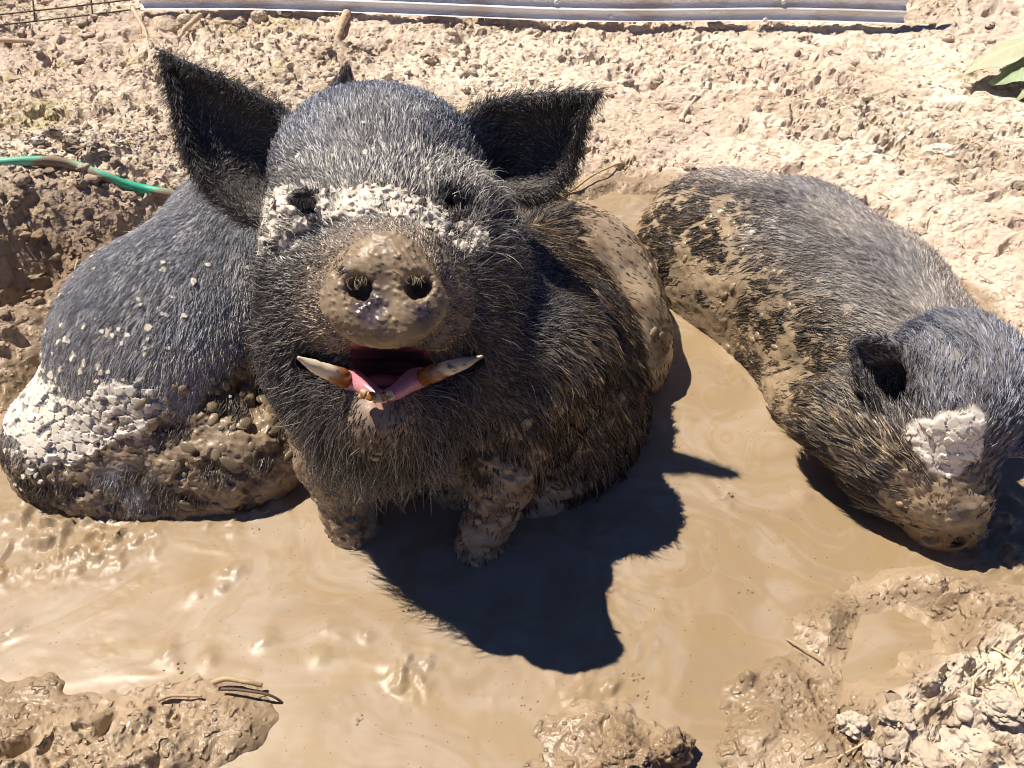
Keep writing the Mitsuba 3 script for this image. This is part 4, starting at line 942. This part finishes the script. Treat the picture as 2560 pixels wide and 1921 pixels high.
# ------------------------------------------------------------------ the pig on the left, seen from its rump
def left_pig():
    F = Field()
    F.add(ell((-0.765, 1.42, 0.12), (0.258, 0.30, 0.30)), .05)
    F.add(ell((-0.775, 1.31, -0.03), (0.295, 0.26, 0.23)), .07)
    F.add(ell((-0.65, 1.72, 0.15), (0.25, 0.36, 0.30)), .10)
    F.add(ell((-0.60, 2.05, 0.18), (0.22, 0.28, 0.24)), .08)
    F.add(ell((-0.56, 2.33, 0.20), (0.13, 0.20, 0.14)), .06)
    F.add(cone((-0.54, 2.45, 0.16), (-0.52, 2.68, 0.08), .10, .06), .05)
    F.add(ell((-0.925, 1.24, 0.04), (0.165, 0.16, 0.16)), .05)
    F.add(ell((-0.60, 1.20, 0.04), (0.16, 0.13, 0.14)), .05)
    e = sheet_points([np.array([-.58, 2.42, .30]), np.array([-.56, 2.43, .36]), at(868, 165, 2.40)], [np.array([-.47, 2.42, .30]), np.array([-.48, 2.43, .35]), at(868, 165, 2.40)], 0.02, 24, 18)
    F.add(sheet_field(*e, 0.010, 0.006), .02)
    B = Body(F, (-1.16, 0.98, -0.07), (-0.28, 2.80, 0.58), 0.0056)
    B.refine(lambda V: (V[:, 0] < -.60) * (V[:, 1] < 1.62) * (V[:, 2] > .03) * (V[:, 2] < .27) * (V[:, 0] + V[:, 1] < .85), 1)
    V, N = B.V, B.N
    nz, nf, nc = fbm(V, 20, 4, 41), fbm(V, 60, 3, 42), fbm(V, 8, 3, 43)
    line = 0.10 + 0.05 * (nc - .5) + 0.09 * sstep(-0.98, -0.75, V[:, 0]) + 0.05 * sstep(-0.72, -0.5, V[:, 0])
    mud = sstep(0.03, -0.015, V[:, 2] - line + 0.05 * (nz - .5)) * (V[:, 1] < 1.75)
    mud *= 1 - 0.85 * near(V, on_z(330, 1230, .05), 0.03, 0.10, .03, 20, 44) * sstep(.4, .6, nz)
    whitecore = sstep(.075, .02, np.abs(V[:, 2] - line - 0.035 - 0.04 * sstep(-.85, -1.0, V[:, 0])) + 0.07 * (fbm(V, 16, 3, 45) - .5)) * sstep(-0.62, -0.80, V[:, 0]) * (V[:, 1] < 1.7)
    wide = sstep(.16, .03, np.abs(V[:, 2] - line - .08)) * sstep(-.60, -.85, V[:, 0]) * (V[:, 1] < 1.7)
    spots = sstep(.52, .68, fbm(V, 13, 3, 46)) * sstep(0.16, 0.03, np.abs(V[:, 2] - 0.29)) * (V[:, 1] < 1.5) * sstep(-.98, -.85, V[:, 0])
    cut, rnd = crackle(V, whitecore, .0165, 53)
    c = np.repeat(np.array([.26, .265, .285])[None], len(V), 0)
    mudc = lerp(MUD * 0.85, DARKMUD * 0.9, sstep(.4, .65, fbm(V, 26, 3, 47)))
    c = lerp(c, mudc, mud); keepw = sstep(.30, .55, whitecore + .5 * (rnd - .5)) * (rnd > .12)
    c = lerp(c, WHITE * (.82 + .3 * rnd[:, None]), np.clip(whitecore * 2, 0, 1) * .95 * keepw * (1 - .65 * cut))
    disp = mud * (0.024 * (nz - .45) + .012 * (nf - .5) + .006 * (fbm(V, 110, 2, 50) - .5) - .012 * sstep(.6, .7, fbm(V, 32, 2, 51))) + np.clip(whitecore * 2, 0, 1) * keepw * (.0030 + .0045 * rnd) * (1 - .8 * cut) 
    wet = mud * sstep(.35, .55, nc * .5 + nz * .5) * .9
    ear = sstep(0.014, 0.006, np.abs(sheet_field(*e, .010, .006)(V))) * (V[:, 2] > .35)
    add_skin('pig', B, c, wet, 'grey haired pig lying rump first, wet mud below and white flakes on its flank', 'pig', displace=disp, regions=[('ear', ear)])
    name = 'pig_001'
    def flow(P, Nn):
        d = np.stack([-0.30 + 0 * P[:, 0], np.full(len(P), -0.55), np.full(len(P), -0.55) - 0.3 * sstep(.3, .1, P[:, 2])], 1)
        w = near(P, at(868, 180, 2.40), 0.06, 0.12)[:, None]
        return d * (1 - w) + w * np.array([0, 0, 1.0])
    L = np.full(len(V), .028); L = lerp(L, .026, mud); L = lerp(L, .016, whitecore); L = lerp(L, 0.03, ear)
    W = (0.3 + 0.7 * sstep(-.4, .1, (N * TOCAM(V)).sum(1))) * (V[:, 2] > -.01) * (1 - .93 * mud * sstep(.30, .46, nz)) * (1 - .5 * whitecore) * sstep(2.7, 1.9, V[:, 1]) + 0.6 * ear
    hc = lerp(np.array([.40, .415, .455]), np.array([.54, .53, .53]), sstep(.35, .65, fbm(V * np.array([1, .35, 1]), 18, 3, 49)))
    hc = lerp(hc, np.array([.20, .21, .235]), sstep(.5, .7, nc) * .6)
    hc = lerp(hc, np.array([.17, .125, .095]), ear)
    hc = lerp(hc, WHITE * .8, np.clip(whitecore * .8 + .45 * wide + .25 * spots + .4 * sstep(-.93, -1.03, V[:, 0]) * (V[:, 1] < 1.6), 0, 1))
    hc = lerp(hc, lerp(MUD * .7, BLACK * 1.5, nf), mud * .85)
    fur(B, name + '__fur', 42000, W, L, flow, hc, mud, 201, radius=.00058, lift=.16, clump=.40, clump_n=3400, wild=.26, segs=2, tv=.7)
    chips(B, name + '__dried_mud', whitecore * .5 + .06 * wide, 220, 0.0085, WHITE, 211, thick=.12, spacing=.55, label='cracked crust and flakes of dry white mud')
    chips(B, name + '__mud_flakes', spots + .8 * wide, 260, 0.0058, WHITE, 212, thick=.25)
    blobs(B, name + '__mud_clots', mud * sstep(.45, .6, nz) * (V[:, 2] > .01), 300, 0.014, MUD * .62, 213, wet=.7, flat=(.22, .42))
    blobs(B, name + '__mud_crumbs', sstep(.05, .02, np.abs(V[:, 2] - line - .01)) * (V[:, 0] > -.80) * (V[:, 1] < 1.6), 110, 0.011, MUD * .95, 214, wet=.3, flat=(.3, .5))
    labels[name + '__ear'] = {'label': 'dark hairy ear tip showing behind the head in front'}
left_pig()

# ------------------------------------------------------------------ the pig asleep on the right
def right_pig():
    F = Field()
    F.add(ell((0.60, 2.02, 0.05), (0.24, 0.26, 0.24)), .05)
    F.add(ell((0.74, 1.84, 0.07), (0.27, 0.28, 0.28)), .09)
    F.add(ell((0.84, 1.58, 0.06), (0.25, 0.30, 0.30)), .10)
    F.add(ell((0.90, 1.36, 0.09), (0.21, 0.20, 0.22)), .08)
    F.add(cell(at(2380, 960, 1.50), (0.13, 0.14, 0.14)), .06)
    F.add(cone(at(2360, 1010, 1.50), at(2358, 1220, 1.53), .10, .080), .06)
    F.add(cell(at(2230, 1120, 1.57), (.10, .10, .10)), .06); F.add(cell(at(2110, 1040, 1.63), (.10, .085, .11)), .07); F.add(cell(at(2250, 1205, 1.60), (.085, .07, .08)), .06)
    F.add(cone(at(2358, 1210, 1.53), at(2362, 1292, 1.56), .082, .068), .03)
    F.add(cell(at(2362, 1322, 1.555), (.070, .027, .055)), .012); F.add(ell(on_z(2330, 1230, .01), (.12, .11, .07)), .05); F.add(ell(on_z(2165, 1110, 0), (.09, .09, .09)), .05); F.add(ell(on_z(2280, 1225, 0), (.08, .08, .07)), .05)
    F.add(ell(on_z(2010, 1010, 0.03), (.07, .10, .08)), .06)
    for u, v in ((2333, 1346), (2390, 1346)): F.cut(cell(at(u, v + 6, 1.525), (.013, .012, .03)), .006)
    e = sheet_points([at(2275, 905, 1.47), at(2230, 862, 1.455), at(2180, 840, 1.46), at(2133, 858, 1.48)], [at(2270, 1050, 1.49), at(2215, 1030, 1.50), at(2160, 955, 1.50), at(2133, 858, 1.48)], .03, 34, 26)
    e2 = sheet_points([at(2470, 930, 1.50), at(2520, 950, 1.49), at(2570, 1030, 1.50), at(2590, 1110, 1.52)], [at(2440, 1040, 1.47), at(2470, 1090, 1.47), at(2530, 1130, 1.49), at(2590, 1110, 1.52)], .015, 34, 26)
    F.cut(cell(at(2218, 968, 1.50), (.042, .056, .055)), .03)
    F.add(sheet_field(*e, .010, .006), .015); F.add(sheet_field(*e2, .010, .006), .015)
    B = Body(F, (0.30, 0.86, -0.07), (1.36, 2.36, 0.52), 0.006)
    B.refine(lambda V: near(V, at(2378, 1092, 1.41), .07, .09), 1)
    V, N = B.V, B.N
    nz, nf, nc = fbm(V, 20, 4, 61), fbm(V, 60, 3, 62), fbm(V, 9, 3, 63)
    left = unit(np.array([-0.9, -0.35, 0]))
    cx = np.interp(V[:, 1], [0.95, 1.2, 1.4, 1.6, 1.85, 2.1], [.84, .87, .90, .84, .74, .58])
    off = (cx - V[:, 0]) * 0.95
    rump = near(V, on_z(1720, 640, .15), .12, .34, .05, 10, 64)
    mud = sstep(.0, .13, off + .22 * (nz - .5) + .12 * (nc - .5) - 0.10 * sstep(1.5, 1.2, V[:, 1]) + 0.06 * sstep(1.5, 1.9, V[:, 1])) * sstep(.34, .18, V[:, 2] + .05 * (nz - .5))
    mud = np.maximum(mud, rump * sstep(.30, .48, nz) * (off > -.02))
    muzz = near(V, at(2360, 1275, 1.50), .085, .125, .03, 20, 65)
    cheek = near(V, at(2150, 1120, 1.55), .10, .20, .04, 18, 72) * sstep(.30, .20, V[:, 2])
    mud = np.maximum.reduce([mud, muzz, cheek * .95])
    mud = np.maximum(mud, sstep(.05, .01, V[:, 2]))
    bare = mud * sstep(.40, .52, fbm(V * np.array([1, 1, .6]), 9, 3, 66) * .6 + nz * .4)          # plastered smooth, no hair shows
    bare = np.maximum(bare * (1 - .7 * cheek), muzz * .75)
    white = near(V, at(2378, 1092, 1.41), .048, .070, .035, 26, 67)
    c = lerp(np.repeat(np.array([.17, .16, .16])[None], len(V), 0), lerp(MUD * 1.05, MUD * .7, sstep(.4, .65, fbm(V, 14, 3, 68))), mud)
    c = lerp(c, np.array([.80, .75, .66]), np.clip(white * 1.4, 0, 1))
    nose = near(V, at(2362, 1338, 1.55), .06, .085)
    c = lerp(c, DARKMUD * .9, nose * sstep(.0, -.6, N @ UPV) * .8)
    c = lerp(c, np.array([.09, .075, .085]), near(V, at(2400, 1290, 1.45), .012, .03, .01, 50, 69) * .8)
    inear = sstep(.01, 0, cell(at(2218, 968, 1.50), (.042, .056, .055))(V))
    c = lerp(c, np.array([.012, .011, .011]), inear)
    cut, rnd = crackle(V, white, .0165, 75)
    c = lerp(c, np.array([.10, .085, .07]), white * cut * .5)
    disp = mud * (.014 * (nz - .45) + .008 * (nf - .5)) + muzz * (.006 * (fbm(V, 55, 3, 73) - .5) + .005 * (fbm(V, 110, 2, 74) - .5)) + white * (.002 + .004 * rnd) * (1 - .7 * cut)
    earw = sstep(.014, .006, np.abs(sheet_field(*e, .010, .006)(V))); earw2 = sstep(.014, .006, np.abs(sheet_field(*e2, .010, .006)(V)))
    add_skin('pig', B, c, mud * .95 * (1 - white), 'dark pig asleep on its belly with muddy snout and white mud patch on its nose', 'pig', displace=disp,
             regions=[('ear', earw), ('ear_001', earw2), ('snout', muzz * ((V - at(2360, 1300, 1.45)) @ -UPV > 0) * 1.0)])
    name = 'pig_002'
    def flow(P, Nn):
        t = np.interp(P[:, 1], [1.0, 1.3, 1.6, 1.9, 2.2], [0, 1, 2, 3, 4])
        bx = np.interp(P[:, 1], [0.95, 1.25, 1.5, 1.8, 2.2], [.02, .05, -.25, -.45, -.6])
        sidew = np.interp(P[:, 1], [0.95, 1.25, 1.5, 1.8, 2.2], [.87, .88, .86, .76, .56])
        d = np.stack([bx + (P[:, 0] - sidew) * 2.6, 0.75 + 0 * bx, -.55 + 0 * bx], 1)
        w = near(P, at(2360, 1150, 1.45), .16, .30)[:, None]
        return d * (1 - w) + w * unit(P - at(2360, 1300, 1.50)) * 1.0
    L = np.full(len(V), .030); L = lerp(L, .012, muzz); L = lerp(L, .012, white); L = lerp(L, .018, np.maximum(earw, earw2)); L = np.where(inear > .5, .0, L)
    L = lerp(L, .055, near(V, at(2120, 1120, 1.6), .12, .22) * (1 - muzz))
    W = (0.3 + 0.7 * sstep(-.4, .1, (N * TOCAM(V)).sum(1))) * (V[:, 2] > -.01) * (1 - .97 * bare) * (1 - .5 * white)
    hc = lerp(np.array([.31, .295, .305]), np.array([.44, .40, .37]), sstep(.35, .65, fbm(V, 6, 3, 71)))
    crown = near(V, at(2430, 900, 1.42), .10, .20)
    hc = lerp(hc, np.array([.27, .285, .34]), crown)
    hc = lerp(hc, lerp(MUD * .75, BLACK * 1.6, sstep(.40, .65, nf)), mud * .95)
    hc = lerp(hc, WHITE * .8, white * .7); hc = lerp(hc, np.array([.03, .028, .028]), np.maximum(earw, near(V, at(2230, 960, 1.48), .06, .11)) * .8)
    fur(B, name + '__fur', 38000, W, L, flow, hc, mud, 301, radius=.00075, lift=.20, clump=.6, clump_n=2600, wild=.25, segs=2, tv=.8)
    chips(B, name + '__dried_mud', white * (white > .3), 110, .0062, WHITE * 1.05, 311, thick=.05, spacing=.55, label='flakes of dried white mud on the nose')
    blobs(B, name + '__mud_clots', mud * sstep(.45, .6, nz) * (V[:, 2] > .01), 300, .0085, MUD * .9, 312)
    for k in range(1):
        m = trimesh.creation.icosphere(2, .011); add_smooth(name + '__eye', m.vertices + at(2262, 1018, 1.455), m.faces, 'eyeball')
right_pig()
